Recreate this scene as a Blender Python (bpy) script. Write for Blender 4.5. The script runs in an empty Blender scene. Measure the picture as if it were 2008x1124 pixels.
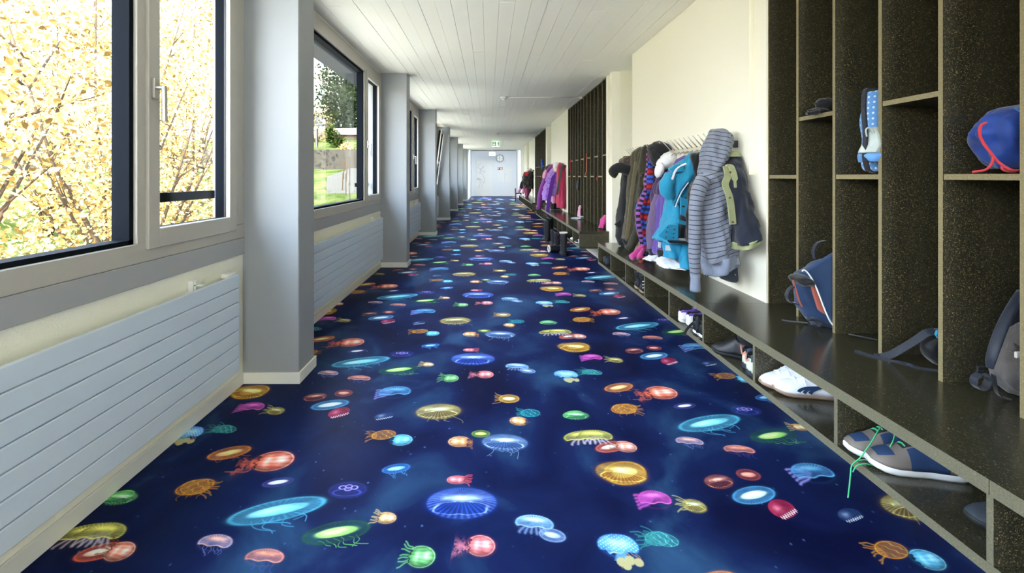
import bpy, bmesh, math, random
import numpy as np
from mathutils import Vector, Matrix, noise
C = bpy.context.scene.collection
R = math.radians
# ------------------------------------------------------------------ camera, sky, sun, large lights
EYE, FOC, VX, VY = 1.2, 900.0, 958.0, 346.0
cam = bpy.data.cameras.new('camera'); camo = bpy.data.objects.new('camera', cam); C.objects.link(camo)
cam.sensor_width = 36.0; cam.sensor_fit = 'HORIZONTAL'; cam.lens = 36.0 * FOC / 2008
cam.shift_x = (1004 - VX) / 2008; cam.shift_y = -(562 - VY) / 2008
cam.clip_start = 0.02; cam.clip_end = 400
camo.location = (0, 0, EYE); camo.rotation_euler = (R(90), 0, 0)
sc = bpy.context.scene
sc.camera = camo
sc.view_settings.view_transform = 'Standard'; sc.view_settings.look = 'None'
sc.view_settings.gamma = 1; sc.view_settings.use_curve_mapping = False
sc.view_settings.exposure = 2.92
cy = sc.cycles
cy.use_denoising = True
try: cy.denoiser = 'OPENIMAGEDENOISE'
except Exception: pass
cy.max_bounces = 12; cy.diffuse_bounces = 7; cy.glossy_bounces = 4; cy.transparent_max_bounces = 16
cy.caustics_reflective = False; cy.caustics_refractive = False
cy.sample_clamp_indirect = 6.0
world = bpy.data.worlds.new('sky'); sc.world = world; world.use_nodes = True
wn = world.node_tree; wn.nodes.clear()
wo = wn.nodes.new('ShaderNodeOutputWorld'); bg = wn.nodes.new('ShaderNodeBackground')
tc = wn.nodes.new('ShaderNodeTexCoord'); sx = wn.nodes.new('ShaderNodeSeparateXYZ'); cr = wn.nodes.new('ShaderNodeValToRGB')
wn.links.new(tc.outputs['Generated'], sx.inputs[0]); wn.links.new(sx.outputs['Z'], cr.inputs[0])
cr.color_ramp.elements[0].position = 0.0; cr.color_ramp.elements[0].color = (0.95, 0.97, 1.0, 1)
cr.color_ramp.elements[1].position = 0.7; cr.color_ramp.elements[1].color = (0.50, 0.70, 1.0, 1)
wn.links.new(cr.outputs[0], bg.inputs[0]); wn.links.new(bg.outputs[0], wo.inputs[0])
bg.inputs[1].default_value = 3.2

def lamp(name, kind, loc, direction, energy, color, **kw):
    l = bpy.data.lights.new(name, kind); o = bpy.data.objects.new(name, l); C.objects.link(o)
    o.location = loc; o.rotation_euler = Vector(direction).to_track_quat('-Z', 'Y').to_euler()
    l.energy = energy; l.color = color
    for k, v in kw.items(): setattr(l, k, v)
    return o
lamp('sun', 'SUN', (10, -10, 20), (0.10, 0.78, -0.62), 6.0, (1.0, 0.91, 0.76), angle=R(0.6))
# sky portals: the added opening behind the viewer and the strip of windows on the left
def portal(loc, direction, sx_, sy_):
    o = lamp('sky_portal', 'AREA', loc, direction, 1, (1, 1, 1), shape='RECTANGLE', size=sx_, size_y=sy_); o.data.cycles.is_portal = True
portal((0.72, -3.55, 1.25), (0, 1, 0), 1.0, 2.4)
for yw in (-2.2, 1.1, 4.5, 7.8, 11.1, 14.4, 17.7, 21.0): portal((-1.66, yw, 1.66), (1, 0, 0), 3.0, 1.6)
# unseen fill lamp added behind the lintel to brighten the vestibule
lamp('vestibule_fill', 'AREA', (0.32, 24.7, 2.84), (0, 0.45, -1), 54, (0.90, 0.96, 1.0), shape='RECTANGLE', size=1.3, size_y=2.2)

# ------------------------------------------------------------------ helpers
def W(px, py, Y):
    return Vector(((px - VX) * Y / FOC, Y, EYE - (py - VY) * Y / FOC))
def YX(px, X):
    return FOC * X / (px - VX)

def tag(o, label=None, cat=None, group=None, kind=None):
    if label: o['label'] = label
    if cat: o['category'] = cat
    if group: o['group'] = group
    if kind: o['kind'] = kind
    return o
def empty(name, loc=(0, 0, 0), rz=0, parent=None):
    o = bpy.data.objects.new(name, None); C.objects.link(o); o.location = loc; o.rotation_euler = (0, 0, rz)
    o.empty_display_size = 0.05
    if parent: o.parent = parent
    return o
def thing(name, label, cat, loc=(0, 0, 0), rz=0, group=None):
    return tag(empty(name, loc, rz), label, cat, group)
def mk(name, verts, faces, mats, parent=None, smooth=False, midx=None, uvs=None, origin=None):
    me = bpy.data.meshes.new(name)
    if origin is not None:
        verts = [Vector(v) - Vector(origin) for v in verts]
    me.from_pydata([tuple(v) for v in verts], [], faces)
    if not isinstance(mats, (list, tuple)): mats = [mats]
    for m in mats: me.materials.append(m)
    if midx is not None: me.polygons.foreach_set('material_index', midx)
    if smooth: me.polygons.foreach_set('use_smooth', [True] * len(me.polygons))
    if uvs is not None:
        uv = me.uv_layers.new(name='UVMap')
        lv = np.zeros(len(me.loops), dtype=np.int32); me.loops.foreach_get('vertex_index', lv)
        u = np.array(uvs, dtype=np.float32)[lv] if len(uvs) == len(me.vertices) else np.array(uvs, dtype=np.float32)
        uv.data.foreach_set('uv', u.ravel())
    me.update()
    o = bpy.data.objects.new(name, me); C.objects.link(o)
    if origin is not None: o.location = origin
    if parent: o.parent = parent
    return o
class MB:
    def __init__(s): s.v = []; s.f = []; s.m = []; s.uv = []
    def box(s, a, b, m=0):
        x0, y0, z0 = a; x1, y1, z1 = b
        if x0 > x1: x0, x1 = x1, x0
        if y0 > y1: y0, y1 = y1, y0
        if z0 > z1: z0, z1 = z1, z0
        n = len(s.v)
        s.v += [Vector(p) for p in ((x0,y0,z0),(x1,y0,z0),(x1,y1,z0),(x0,y1,z0),(x0,y0,z1),(x1,y0,z1),(x1,y1,z1),(x0,y1,z1))]
        s.f += [(n,n+3,n+2,n+1),(n+4,n+5,n+6,n+7),(n,n+1,n+5,n+4),(n+1,n+2,n+6,n+5),(n+2,n+3,n+7,n+6),(n+3,n,n+4,n+7)]
        s.m += [m] * 6 if not isinstance(m, (list, tuple)) else list(m)
        return s
    def tube(s, pts, r, seg=8, m=0, cap=True, flat=None):
        pts = [Vector(p) for p in pts]; n0 = len(s.v); k = len(pts)
        up = Vector((0, 0, 1))
        for i, p in enumerate(pts):
            t = (pts[min(i+1, k-1)] - pts[max(i-1, 0)])
            if t.length < 1e-9: t = Vector((0, 0, 1))
            t.normalize()
            ref = up if abs(t.dot(up)) < 0.92 else Vector((1, 0, 0))
            if i == 0: a = t.cross(ref).normalized()
            else:
                a = (a - t * a.dot(t))
                a = a.normalized() if a.length > 1e-6 else t.cross(ref).normalized()
            b = t.cross(a)
            rr = r[i] if isinstance(r, (list, tuple)) else r
            ra, rb = (rr, rr) if flat is None else (rr, rr * flat)
            for j in range(seg):
                an = 2 * math.pi * j / seg
                s.v.append(p + a * math.cos(an) * ra + b * math.sin(an) * rb)
        for i in range(k - 1):
            for j in range(seg):
                j2 = (j + 1) % seg
                s.f.append((n0+i*seg+j, n0+i*seg+j2, n0+(i+1)*seg+j2, n0+(i+1)*seg+j)); s.m.append(m)
        if cap:
            s.f.append(tuple(n0 + j for j in range(seg))[::-1]); s.m.append(m)
            s.f.append(tuple(n0 + (k-1)*seg + j for j in range(seg))); s.m.append(m)
        return s
    def strap(s, pts, w, th, side=(0, 1, 0), m=0):      # flat band along pts, wide along "side"
        pts = [Vector(p) for p in pts]; n0 = len(s.v); k = len(pts)
        for i, p in enumerate(pts):
            t = (pts[min(i+1, k-1)] - pts[max(i-1, 0)]).normalized()
            sd = Vector(side[i]) if isinstance(side, list) else Vector(side)
            sd = (sd - t * sd.dot(t)).normalized(); nn = t.cross(sd)
            ww = w[i] if isinstance(w, (list, tuple)) else w
            for q in ((-1,-1),(1,-1),(1,1),(-1,1)):
                s.v.append(p + sd * q[0] * ww / 2 + nn * q[1] * th / 2)
        for i in range(k - 1):
            for j in range(4):
                j2 = (j + 1) % 4
                s.f.append((n0+i*4+j, n0+i*4+j2, n0+(i+1)*4+j2, n0+(i+1)*4+j)); s.m.append(m)
        s.f.append((n0+3, n0+2, n0+1, n0)); s.m.append(m)
        s.f.append(tuple(n0+(k-1)*4+j for j in range(4))); s.m.append(m)
        return s
    def prism(s, outline, thick, m=0):                # outline: list of 3D points (planar), thick: vector
        n = len(s.v); k = len(outline); t = Vector(thick)
        s.v += [Vector(p) for p in outline] + [Vector(p) + t for p in outline]
        s.f.append(tuple(range(n, n + k))[::-1]); s.f.append(tuple(range(n + k, n + 2*k))); s.m += [m, m]
        for j in range(k):
            j2 = (j + 1) % k
            s.f.append((n+j, n+j2, n+k+j2, n+k+j)); s.m.append(m)
        return s
    def build(s, name, mats, parent=None, smooth=False, bevel=0, origin=None, seg=1):
        o = mk(name, s.v, s.f, mats, parent, smooth, s.m, origin=origin)
        if bevel:
            b = o.modifiers.new('bevel', 'BEVEL'); b.width = bevel; b.segments = seg; b.limit_method = 'ANGLE'
        return o
def box(name, a, b, mat, parent=None, bevel=0, m=0, origin=None):
    return MB().box(a, b, m).build(name, mat, parent, bevel=bevel, origin=origin)
def copy_tree(o, parent=None):
    c = o.copy(); C.objects.link(c)
    if parent: c.parent = parent
    for ch in list(o.children): copy_tree(ch, c)
    return c
def catmull(P, n):
    P = [np.array(p, dtype=float) for p in P]
    Q = [2*P[0]-P[1]] + P + [2*P[-1]-P[-2]]
    out = []; k = len(P) - 1
    for i in range(n):
        t = i / (n - 1) * k; j = min(int(t), k - 1); u = t - j
        a, b, c, d = Q[j], Q[j+1], Q[j+2], Q[j+3]
        out.append(0.5*((2*b)+(-a+c)*u+(2*a-5*b+4*c-d)*u*u+(-a+3*b-3*c+d)*u**3))
    return out

# ------------------------------------------------------------------ materials
def s2l(c):
    return tuple(((x/255)/12.92 if x/255 <= .04045 else ((x/255+.055)/1.055)**2.4) for x in c)
def mat(name, rgb, rough=.6, metal=0, bump=None, spec=.5, var=None, lin=False, sheen=0, coat=0, bdist=.02):
    """rgb 0-255 sRGB; bump=(scale, strength); var=(scale, amount)"""
    m = bpy.data.materials.new(name); m.use_nodes = True; n = m.node_tree; p = n.nodes['Principled BSDF']
    c = tuple(rgb) if lin else s2l(rgb)
    p.inputs['Base Color'].default_value = (*c, 1); p.inputs['Roughness'].default_value = rough
    p.inputs['Metallic'].default_value = metal; p.inputs['Specular IOR Level'].default_value = spec
    if sheen: p.inputs['Sheen Weight'].default_value = sheen
    if coat: p.inputs['Coat Weight'].default_value = coat; p.inputs['Coat Roughness'].default_value = .12
    co = n.nodes.new('ShaderNodeTexCoord')
    if bump:
        t = n.nodes.new('ShaderNodeTexNoise'); t.inputs['Scale'].default_value = bump[0]; t.inputs['Detail'].default_value = 4
        b = n.nodes.new('ShaderNodeBump'); b.inputs['Strength'].default_value = bump[1]; b.inputs['Distance'].default_value = bdist
        n.links.new(co.outputs['Object'], t.inputs['Vector']); n.links.new(t.outputs[0], b.inputs['Height']); n.links.new(b.outputs[0], p.inputs['Normal'])
    if var:
        t = n.nodes.new('ShaderNodeTexNoise'); t.inputs['Scale'].default_value = var[0]; t.inputs['Detail'].default_value = 5
        x = n.nodes.new('ShaderNodeMix'); x.data_type = 'RGBA'
        x.inputs[6].default_value = (*[v*(1-var[1]) for v in c], 1); x.inputs[7].default_value = (*[min(1, v*(1+var[1])) for v in c], 1)
        n.links.new(co.outputs['Object'], t.inputs['Vector']); n.links.new(t.outputs[0], x.inputs[0]); n.links.new(x.outputs[2], p.inputs['Base Color'])
    return m
def fab(name, rgb, rough=.85, wr=.5, ws=9, var=.15, sheen=.2, spec=.3):
    return mat(name, rgb, rough, bump=(ws, wr), var=(30, var), sheen=sheen, spec=spec, bdist=.03)
def nd(n, t, **kw):
    x = n.nodes.new(t)
    for k, v in kw.items(): setattr(x, k, v)
    return x
def mth(n, op, a, b=None, c=None):
    x = n.nodes.new('ShaderNodeMath'); x.operation = op
    for i, v in enumerate((a, b, c)):
        if v is None: continue
        if isinstance(v, (int, float)): x.inputs[i].default_value = v
        else: n.links.new(v, x.inputs[i])
    return x.outputs[0]
def mixc(n, f, a, b):
    x = n.nodes.new('ShaderNodeMix'); x.data_type = 'RGBA'
    for i, v in ((0, f), (6, a), (7, b)):
        if isinstance(v, (int, float)): x.inputs[i].default_value = v
        elif isinstance(v, tuple): x.inputs[i].default_value = (*v, 1)
        else: n.links.new(v, x.inputs[i])
    return x.outputs[2]
M = {}
def dull(m, v=0.0):
    m.node_tree.nodes['Principled BSDF'].inputs['Specular IOR Level'].default_value = v; return m
M['wall'] = mat('wall_paint', (244, 241, 224), .7, bump=(60, .12), bdist=.004)
M['wall_left'] = mat('rough_plaster', (246, 244, 226), .8, bump=(140, .5), bdist=.006)
M['column'] = mat('column_paint', (152, 156, 158), .5, bump=(25, .1), bdist=.004)
M['baseboard'] = mat('baseboard_paint', (226, 226, 216), .45)
M['ceiling'] = mat('ceiling_paint', (244, 242, 230), .65, bump=(18, .35), bdist=.004)
M['ceiling_gap'] = mat('ceiling_joint', (190, 186, 172), .8)
M['frame'] = mat('window_frame_metal', (184, 180, 170), .42, spec=.4, bump=(8, .03))
M['apron'] = mat('window_apron_metal', (166, 168, 168), .5)
M['frame_dark'] = mat('window_outer_frame', (12, 17, 24), .8, spec=.08)
M['gasket'] = mat('rubber_gasket', (16, 17, 18), .5)
M['steel'] = mat('brushed_steel', (196, 194, 190), .28, metal=1)
M['chrome'] = mat('chrome', (215, 215, 215), .12, metal=1)
M['radiator'] = mat('radiator_enamel', (206, 220, 232), .32, spec=.5)
M['white_plastic'] = mat('white_plastic', (232, 232, 226), .4)
M['black_plastic'] = mat('black_plastic', (22, 23, 26), .4)
M['dark_metal'] = mat('dark_metal', (52, 56, 60), .35, metal=.6)
M['brass'] = mat('brass', (160, 130, 80), .35, metal=1)

def glass():
    m = bpy.data.materials.new('window_glass'); m.use_nodes = True; n = m.node_tree; n.nodes.clear()
    o = nd(n, 'ShaderNodeOutputMaterial'); t = nd(n, 'ShaderNodeBsdfTransparent'); g = nd(n, 'ShaderNodeBsdfGlossy')
    f = nd(n, 'ShaderNodeFresnel'); f.inputs[0].default_value = 1.5; x = nd(n, 'ShaderNodeMixShader')
    ge = nd(n, 'ShaderNodeNewGeometry'); n.links.new(mth(n, 'MULTIPLY_ADD', ge.outputs['Backfacing'], 1/1.25 - 1.25, 1.25), f.inputs[0])
    t.inputs[0].default_value = (.99, .995, .99, 1); g.inputs['Roughness'].default_value = .01
    n.links.new(f.outputs[0], x.inputs[0]); n.links.new(t.outputs[0], x.inputs[1]); n.links.new(g.outputs[0], x.inputs[2]); n.links.new(x.outputs[0], o.inputs[0])
    return m
M['glass'] = glass()

def chipboard(name, rough, dark, chip, amount, coat=0, spec=.5):
    m = bpy.data.materials.new(name); m.use_nodes = True; n = m.node_tree; p = n.nodes['Principled BSDF']
    co = nd(n, 'ShaderNodeTexCoord'); fac = None
    wn_ = nd(n, 'ShaderNodeTexNoise'); wn_.inputs['Scale'].default_value = 55; wn_.inputs['Detail'].default_value = 1; n.links.new(co.outputs['Object'], wn_.inputs['Vector'])
    wv = nd(n, 'ShaderNodeVectorMath'); wv.operation = 'MULTIPLY_ADD'; wv.inputs[1].default_value = (.022, .022, .022); n.links.new(wn_.outputs['Color'], wv.inputs[0]); n.links.new(co.outputs['Object'], wv.inputs[2])
    for i, (sc_, rot) in enumerate((((1, 1.2, 2.8), (0.3, .5, .3)), ((2.8, 1.2, 1), (.4, .2, .9)), ((1.2, 2.6, 1.2), (.8, .6, 0)))):
        mp = nd(n, 'ShaderNodeMapping'); mp.inputs['Rotation'].default_value = rot; mp.inputs['Scale'].default_value = sc_
        v = nd(n, 'ShaderNodeTexVoronoi'); v.inputs['Scale'].default_value = 118 + 44*i
        n.links.new(wv.outputs[0], mp.inputs[0]); n.links.new(mp.outputs[0], v.inputs['Vector'])
        sp = nd(n, 'ShaderNodeSeparateColor'); n.links.new(v.outputs['Color'], sp.inputs[0])
        soft = mth(n, 'MULTIPLY_ADD', v.outputs['Distance'], -5.5, 2.3); soft = mth(n, 'MINIMUM', mth(n, 'MAXIMUM', soft, 0), 1)
        r = mth(n, 'MULTIPLY', mth(n, 'GREATER_THAN', sp.outputs[0], 1-amount), soft)
        r = mth(n, 'MULTIPLY', r, mth(n, 'POWER', sp.outputs[1], 1.7))
        fac = r if fac is None else mth(n, 'MAXIMUM', fac, r)
    ns = nd(n, 'ShaderNodeTexNoise'); ns.inputs['Scale'].default_value = 210; ns.inputs['Detail'].default_value = 3
    n.links.new(co.outputs['Object'], ns.inputs['Vector'])
    base = mixc(n, ns.outputs[0], tuple(.55*v for v in s2l(dark)), tuple(1.75*v for v in s2l(dark)))
    col = mixc(n, fac, base, s2l(chip))
    n.links.new(col, p.inputs['Base Color']); p.inputs['Roughness'].default_value = rough; p.inputs['Specular IOR Level'].default_value = spec
    return m
M['board'] = chipboard('dark_chipboard', .42, (42, 42, 32), (166, 146, 98), .42)
M['board_top'] = chipboard('dark_chipboard_lacquered', .20, (46, 45, 35), (100, 92, 64), .36, spec=.6)
M['edge'] = chipboard('chipboard_edge', .5, (118, 110, 82), (158, 144, 104), .4)
M['edge_bench'] = chipboard('bench_edge', .5, (98, 96, 78), (132, 126, 100), .4)
# ------------------------------------------------------------------ printed jellyfish floor (pattern drawn here with numpy)
def jelly_image():
    rng = np.random.RandomState(4)
    PU, PV, OF = 1.562, .922, .430
    S = 1000.0; Wp, Hp = int(PU*S), int(PV*S)
    RGB = np.zeros((Hp, Wp, 3), np.float32); A = np.zeros((Hp, Wp), np.float32)
    def comp(rgb, a, x0, y0):
        """lay a patch over the tile (rows upwards = +V), wrapped in both directions"""
        h, w = a.shape
        for k in (-1, 0, 1):
            xs0 = x0 + k*Wp; 
            lo, hi = max(0, -xs0), min(w, Wp - xs0)
            if lo >= hi: continue
            ys = (np.arange(h) + y0 + int(round(k*OF*S))) % Hp
            sub = a[:, lo:hi, None]; cols = np.arange(lo, hi) + xs0
            ix = np.ix_(ys, cols)
            a0 = A[ix][..., None]; ao = sub + a0*(1-sub)
            RGB[ix] = np.where(ao > 1e-4, (rgb[:, lo:hi]*sub + RGB[ix]*a0*(1-sub))/np.maximum(ao, 1e-4), RGB[ix])
            A[ix] = ao[..., 0]
    def sm(x, a, b): 
        t = np.clip((x-a)/(b-a), 0, 1); return t*t*(3-2*t)
    def L(c): return np.array(c, np.float32)/255.
    def curves(H, Wd, polys, wid, seedless=None):
        """soft lines in pixel coordinates -> alpha"""
        out = np.zeros((H, Wd), np.float32)
        for pl, w, al in polys:
            P = catmull(pl, max(8, int(3*len(pl)*6)))
            for i in range(len(P)-1):
                d = np.hypot(*(P[i+1]-P[i])); n = max(1, int(d/1.0))
                for q in range(n):
                    c = P[i] + (P[i+1]-P[i])*q/n
                    r = int(w*2+2); cx, cyy = int(c[0]), int(c[1])
                    x0, x1, y0, y1 = max(0, cx-r), min(Wd, cx+r+1), max(0, cyy-r), min(H, cyy+r+1)
                    if x0 >= x1 or y0 >= y1: continue
                    X, Y = np.meshgrid(np.arange(x0, x1), np.arange(y0, y1))
                    g = al*np.exp(-((X-c[0])**2+(Y-c[1])**2)/(w*w))
                    out[y0:y1, x0:x1] = np.maximum(out[y0:y1, x0:x1], g)
        return out
    nz = np.zeros((256, 256), np.float32)
    for o_, am in ((8, 1.), (16, .7), (32, .5), (64, .35)):
        g = rng.rand(o_, o_); t_ = np.arange(256)/256*o_; i0 = t_.astype(int) % o_; f_ = t_-t_.astype(int); f_ = f_*f_*(3-2*f_); i1 = (i0+1) % o_
        gx = g[:, i0]*(1-f_)+g[:, i1]*f_; nz += am*(gx[i0]*(1-f_)[:, None]+gx[i1]*f_[:, None])
    nz = (nz-nz.min())/(nz.max()-nz.min())
    def N_(a, b, k=40.): return nz[(np.floor(b*k).astype(int)) % 256, (np.floor(a*k).astype(int)) % 256]
    def jelly(x, y, w, h, kind, rim, core, slope=0., tail=None, tcol=None, tl=1., flip=1):
        U = (x-963)*1.2/(y-253); V = 1080./(y-253)
        if V > 2.17: V -= PV; 
        a = .5*w*1.2/(y-253)*S; b = .5*h*1080/(y-253)**2*S; ang = math.atan(slope*900/(y-253))
        # reduce into the tile
        k = math.floor(U/PU+.5); U -= k*PU; V -= k*OF
        cx, cyy = (U+PU/2)*S, (V % PV)*S
        pad = int(2.1*max(a, b))+8; N = 2*pad+1
        X, Y = np.meshgrid(np.arange(N)-pad, np.arange(N)-pad); X = X.astype(np.float32); Y = Y.astype(np.float32)
        ca, sa = math.cos(ang), math.sin(ang)
        u = (X*ca+Y*sa)/a*flip; v = (-X*sa+Y*ca)/b
        r = np.hypot(u, v); th = np.arctan2(v, u); e = 2.0/min(a, b)+.02
        inside = 1-sm(r, 1-e, 1+e)
        rim, core = L(rim), L(core); rgb = np.ones((N, N, 3), np.float32)*rim; al = np.zeros((N, N), np.float32)
        ph = rng.rand()*6; rib = .5+.5*np.sin((34+rng.randint(8))*th+ph)
        def local(pts): return [np.array([p[0]*flip*a*ca-p[1]*b*sa+pad, p[0]*flip*a*sa+p[1]*b*ca+pad]) for p in pts]
        def wig(p0, p1, amp, n=6):
            p0, p1 = np.array(p0, float), np.array(p1, float); d = p1-p0; nn = np.array([-d[1], d[0]])
            f0, f1 = rng.uniform(0, 6.28), rng.uniform(3, 7); return [p0+d*i/(n-1)+nn*amp*1.2*math.sin(f0+f1*i/(n-1))*(i/(n-1))**.6 for i in range(n)]
        lw = max(1.5, .016*a)
        tc = L(tcol) if tcol is not None else core
        lay = []
        if tail == 'thin':
            pol = [(local(wig((-.5+i*.22, -.55), (-.5+i*.22+rng.uniform(-.2, .5), -1.1-rng.rand()*.7*tl), .12)), lw*.7, .55+.3*rng.rand()) for i in range(6)]
        elif tail == 'side':
            pol = [(local(wig((-.6, -.5+i*.2), (-1.35-rng.rand()*.5*tl, -1.2+i*.42+rng.uniform(-.2, .2)), .1)), lw*1.3, .7) for i in range(7)]
        elif tail == 'arms':
            pol = [(local([(-.05+.08*i, 0), (-.5+i*.2, -.45), (-.75+i*.3, -1.0-.1*(i % 2)), (-.8+i*.3+.05, -1.12)]), lw*2.6, .8) for i in range(6)]
        elif tail == 'sidearms':
            pol = [(local([(-.1, .05), (-.5, .35-.22*i), (-1.0, .5-.33*i), (-1.15, .45-.36*i)]), lw*2.8, .85) for i in range(5)]
        elif tail == 'frill':
            pol = []
            for i in range(9):
                t = rng.rand(); c0 = np.array([-.7-1.0*t*tl, -.15-.45*t+rng.randn()*.22*(.4+t)])
                pol.append((local(wig(c0, c0+rng.randn(2)*.3, .5, 5)), lw*1.4, .75*(1-.4*t)))
        else: pol = []
        if tail == 'frill':
            cu = -(u+.75); cone = np.clip(.35+.35*cu, 0, 1); dv = (v+.12+.30*cu)/np.maximum(cone, .05)
            n1 = N_(u+3+x*.01, v*.6+3, 60); fr = (cu > -.15)*(cu < 1.1*tl)*np.exp(-dv*dv)*sm(n1, .32, .62)*(1-.6*np.clip(cu/(1.1*tl), 0, 1))
            ft = N_(u+7, v+5, 90)[..., None]; lay.append((np.clip(np.ones((N, N, 3), np.float32)*tc*(.55+.8*ft), 0, 1), np.clip(fr*1.3, 0, .95)))
        if pol:
            ta = curves(N, N, pol, 1); lay.append((np.ones((N, N, 3), np.float32)*tc, ta*.9))
        edge = np.exp(-((r-.96)/.05)**2)
        if kind == 'disc':      # wide flat bell with a bright body inside
            c = 1-sm(np.hypot(u/.72, (v-.02)/.5), .75, 1.1)
            al = inside*(.30+.25*rib*sm(r, .3, .9)*(r < .93)) + .55*edge; al = np.maximum(al, c*(.75+.2*rib))
            hl = np.exp(-((u+.1)**2/.3+(v-.1)**2/.08))
            rgb = rim*(1-c[..., None]) + (core*(1-.35*rib[..., None]*sm(r, .2, .7)[..., None]))*c[..., None]; rgb = np.clip(rgb+hl[..., None]*.22, 0, 1)
        elif kind == 'moon':    # domed bell seen from the side: bright crown, ribbed skirt, hollow mouth with a ragged lip
            wob = .06*np.sin(5*th+ph)+.05*np.sin(11*th+2*ph)+.10*(N_(u+5, v+9, 50)-.5)
            mr = np.hypot(u/.80, (v+.34)/.40)+wob
            mouth = 1-sm(mr, .9, 1.05); me = np.exp(-((mr-1)/.07)**2)*(.6+.4*np.sin(th*3+ph)**2)
            th2 = np.arctan2(v-.45, u); ribs = .5+.5*np.sin(46*th2+ph); rr2 = np.hypot(u, (v-.45))
            top = np.exp(-(u**2/.42+(v-.30)**2/.10)); sk = inside*sm(r, .25, .8)
            lob = np.clip(np.cos(4.2*u*2+ph)*.5+.5, 0, 1)*np.exp(-((v-.26-.12*np.cos(3*u))/.13)**2)*(np.abs(u) < .62)
            al = inside*(.38+.32*ribs*sk); al = np.maximum(al, .85*top*inside); al = np.maximum(al, me*.9*(r < 1.08)); al = np.maximum(al, mouth*.55); al = np.maximum(al, lob*.9)
            k2 = np.clip(.12+.85*top+.6*lob+.8*me+.25*ribs*sk*(1-mouth), 0, 1)*(1-.75*mouth*(1-me)); k2 *= (.75+.5*N_(u+2, v+4, 70))
            k2 = np.clip(k2, 0, 1); rgb = rim*.62*(1-k2[..., None])+core*k2[..., None]
            rgb = np.clip(rgb+(top**3*.35*inside)[..., None]+(rim*.7)*(mouth*(1-me)*ribs**4*.6)[..., None], 0, 1); al = np.maximum(al, .4*edge)
        elif kind == 'bell':    # solid side-on bell, glassy skin
            lip = -.80+.07*np.sin(8*v+ph)+.06*np.sin(17*v); cut = sm(u, lip-.06, lip+.06)
            st = (.5+.5*np.sin(15*v*(1.15-.35*u)+ph))**2*N_(u*.4+1, v+2, 60)
            hl = np.exp(-((u-.42)**2/.10+(v-.12)**2/.22)); hl2 = np.exp(-((u+.28)**2/.035+(v+.02)**2/.35))
            al = np.maximum(inside*cut*.96, .6*edge*cut); shade = np.clip(1.05-.45*r**3-.25*np.clip(-v, 0, 1), 0, 1.2)
            k2 = np.clip(.30+.75*hl+.55*hl2-.45*st, 0, 1)[..., None]; rgb = (rim*(1-k2)+core*k2)*shade[..., None]
            rgb = np.clip(rgb+(edge*.30)[..., None], 0, 1); lp = np.exp(-((u-lip-.03)/.05)**2)*inside; rgb = rgb*(1-.75*lp[..., None])
        elif kind == 'dome':    # side view: clear dome with a glowing rim and a cut lower edge
            low = sm(v, -.45+.08*np.sin(7*u), -.3+.08*np.sin(7*u)); hl = np.exp(-(u**2/.4+(v-.45)**2/.1))
            k2 = np.clip(hl+.3*rib*(r > .4), 0, 1)[..., None]; al = inside*low*(.5+.45*k2[..., 0])+.8*edge*low; rgb = rim*(1-k2)+core*k2
            bl = np.exp(-((v+.38-.08*np.sin(7*u))/.07)**2)*inside; al = np.maximum(al, bl*.85); rgb = rgb*(1-bl[..., None])+core*bl[..., None]
        elif kind == 'ring':    # thin skin around a dark inside with bright filaments
            fil = np.exp(-((np.sin(5*u+3*v+ph)+.3*np.sin(11*v))/.22)**2)*inside
            al = np.maximum(inside*.28, np.maximum(.85*edge*np.clip(1.1-.3*u, .4, 1), fil*.7*sm(u, -1, .2))); rgb = rim*(1-fil[..., None])+core*fil[..., None]
        elif kind == 'flower':
            cl = np.maximum.reduce([np.exp(-(((np.hypot((u-cx_)/.22, (v-cy_)/.26)-.8)/.25)**2)) for cx_, cy_ in ((-.32, .3), (0, .42), (.3, .3), (0, .12))])
            mring = np.exp(-((np.hypot(u/.72, (v+.32)/.42)-1)/.12)**2)
            al = np.maximum(inside*.16, np.maximum(cl*.85, mring*.75)*(r < 1.15)); k2 = cl[..., None]; rgb = rim*(1-k2)+core*k2
        elif kind == 'teeth':
            hl = np.exp(-((u+.3)**2/.15+(v-.2)**2/.2)); al = inside*.75+.3*edge; k2 = np.clip(hl, 0, 1)[..., None]; rgb = rim*(1-.6*k2)+core*.6*k2
            zz = np.abs(((u*4.5+20) % 1)-.5)*2; tt = np.exp(-((v+.55+.35*zz)/.10)**2)*(np.abs(u) < .85); al = np.maximum(al, tt*.95); rgb = rgb*(1-tt[..., None])+tt[..., None]
        elif kind == 'spot':
            low = sm(v, -.55, -.42); dots = np.clip(np.cos(u*26)*np.cos(v*20+u*3), 0, 1)**3
            al = inside*low*.95; k2 = np.clip(np.exp(-(u**2/.5+(v-.2)**2/.25)), 0, 1)[..., None]; rgb = rim*(1-k2)+core*k2+.55*dots[..., None]*low[..., None]
            lob = []
            for (lx, ly, s_) in ((.05, -1.35, .28), (.45, -1.15, .28), (.85, -1.25, .25), (.25, -1.6, .25)):
                q = np.hypot((u-lx)/s_, (v-ly)/(s_*1.5)); lob.append(1-sm(q, .75, 1.05))
            lo = np.maximum.reduce(lob); st = (1-sm(np.abs(u-.25-.2*v), .18, .35))*(v < -.4)*(v > -1.3)
            lay.append((np.ones((N, N, 3), np.float32)*L((120, 190, 235)), st*.6)); tx = .5+.5*np.sin(40*u)*np.sin(30*v)
            lay.append((L((196, 180, 110))*(1-.4*tx[..., None])+L((200, 220, 240))*.4*tx[..., None], lo*.9))
        rgb = rgb*(.82+.4*N_(u*1.3+x, v*1.3+y, 45))[..., None]; rgb = np.clip(rgb*1.08+.02, 0, 1)
        al = np.clip(al, 0, 1)
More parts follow.
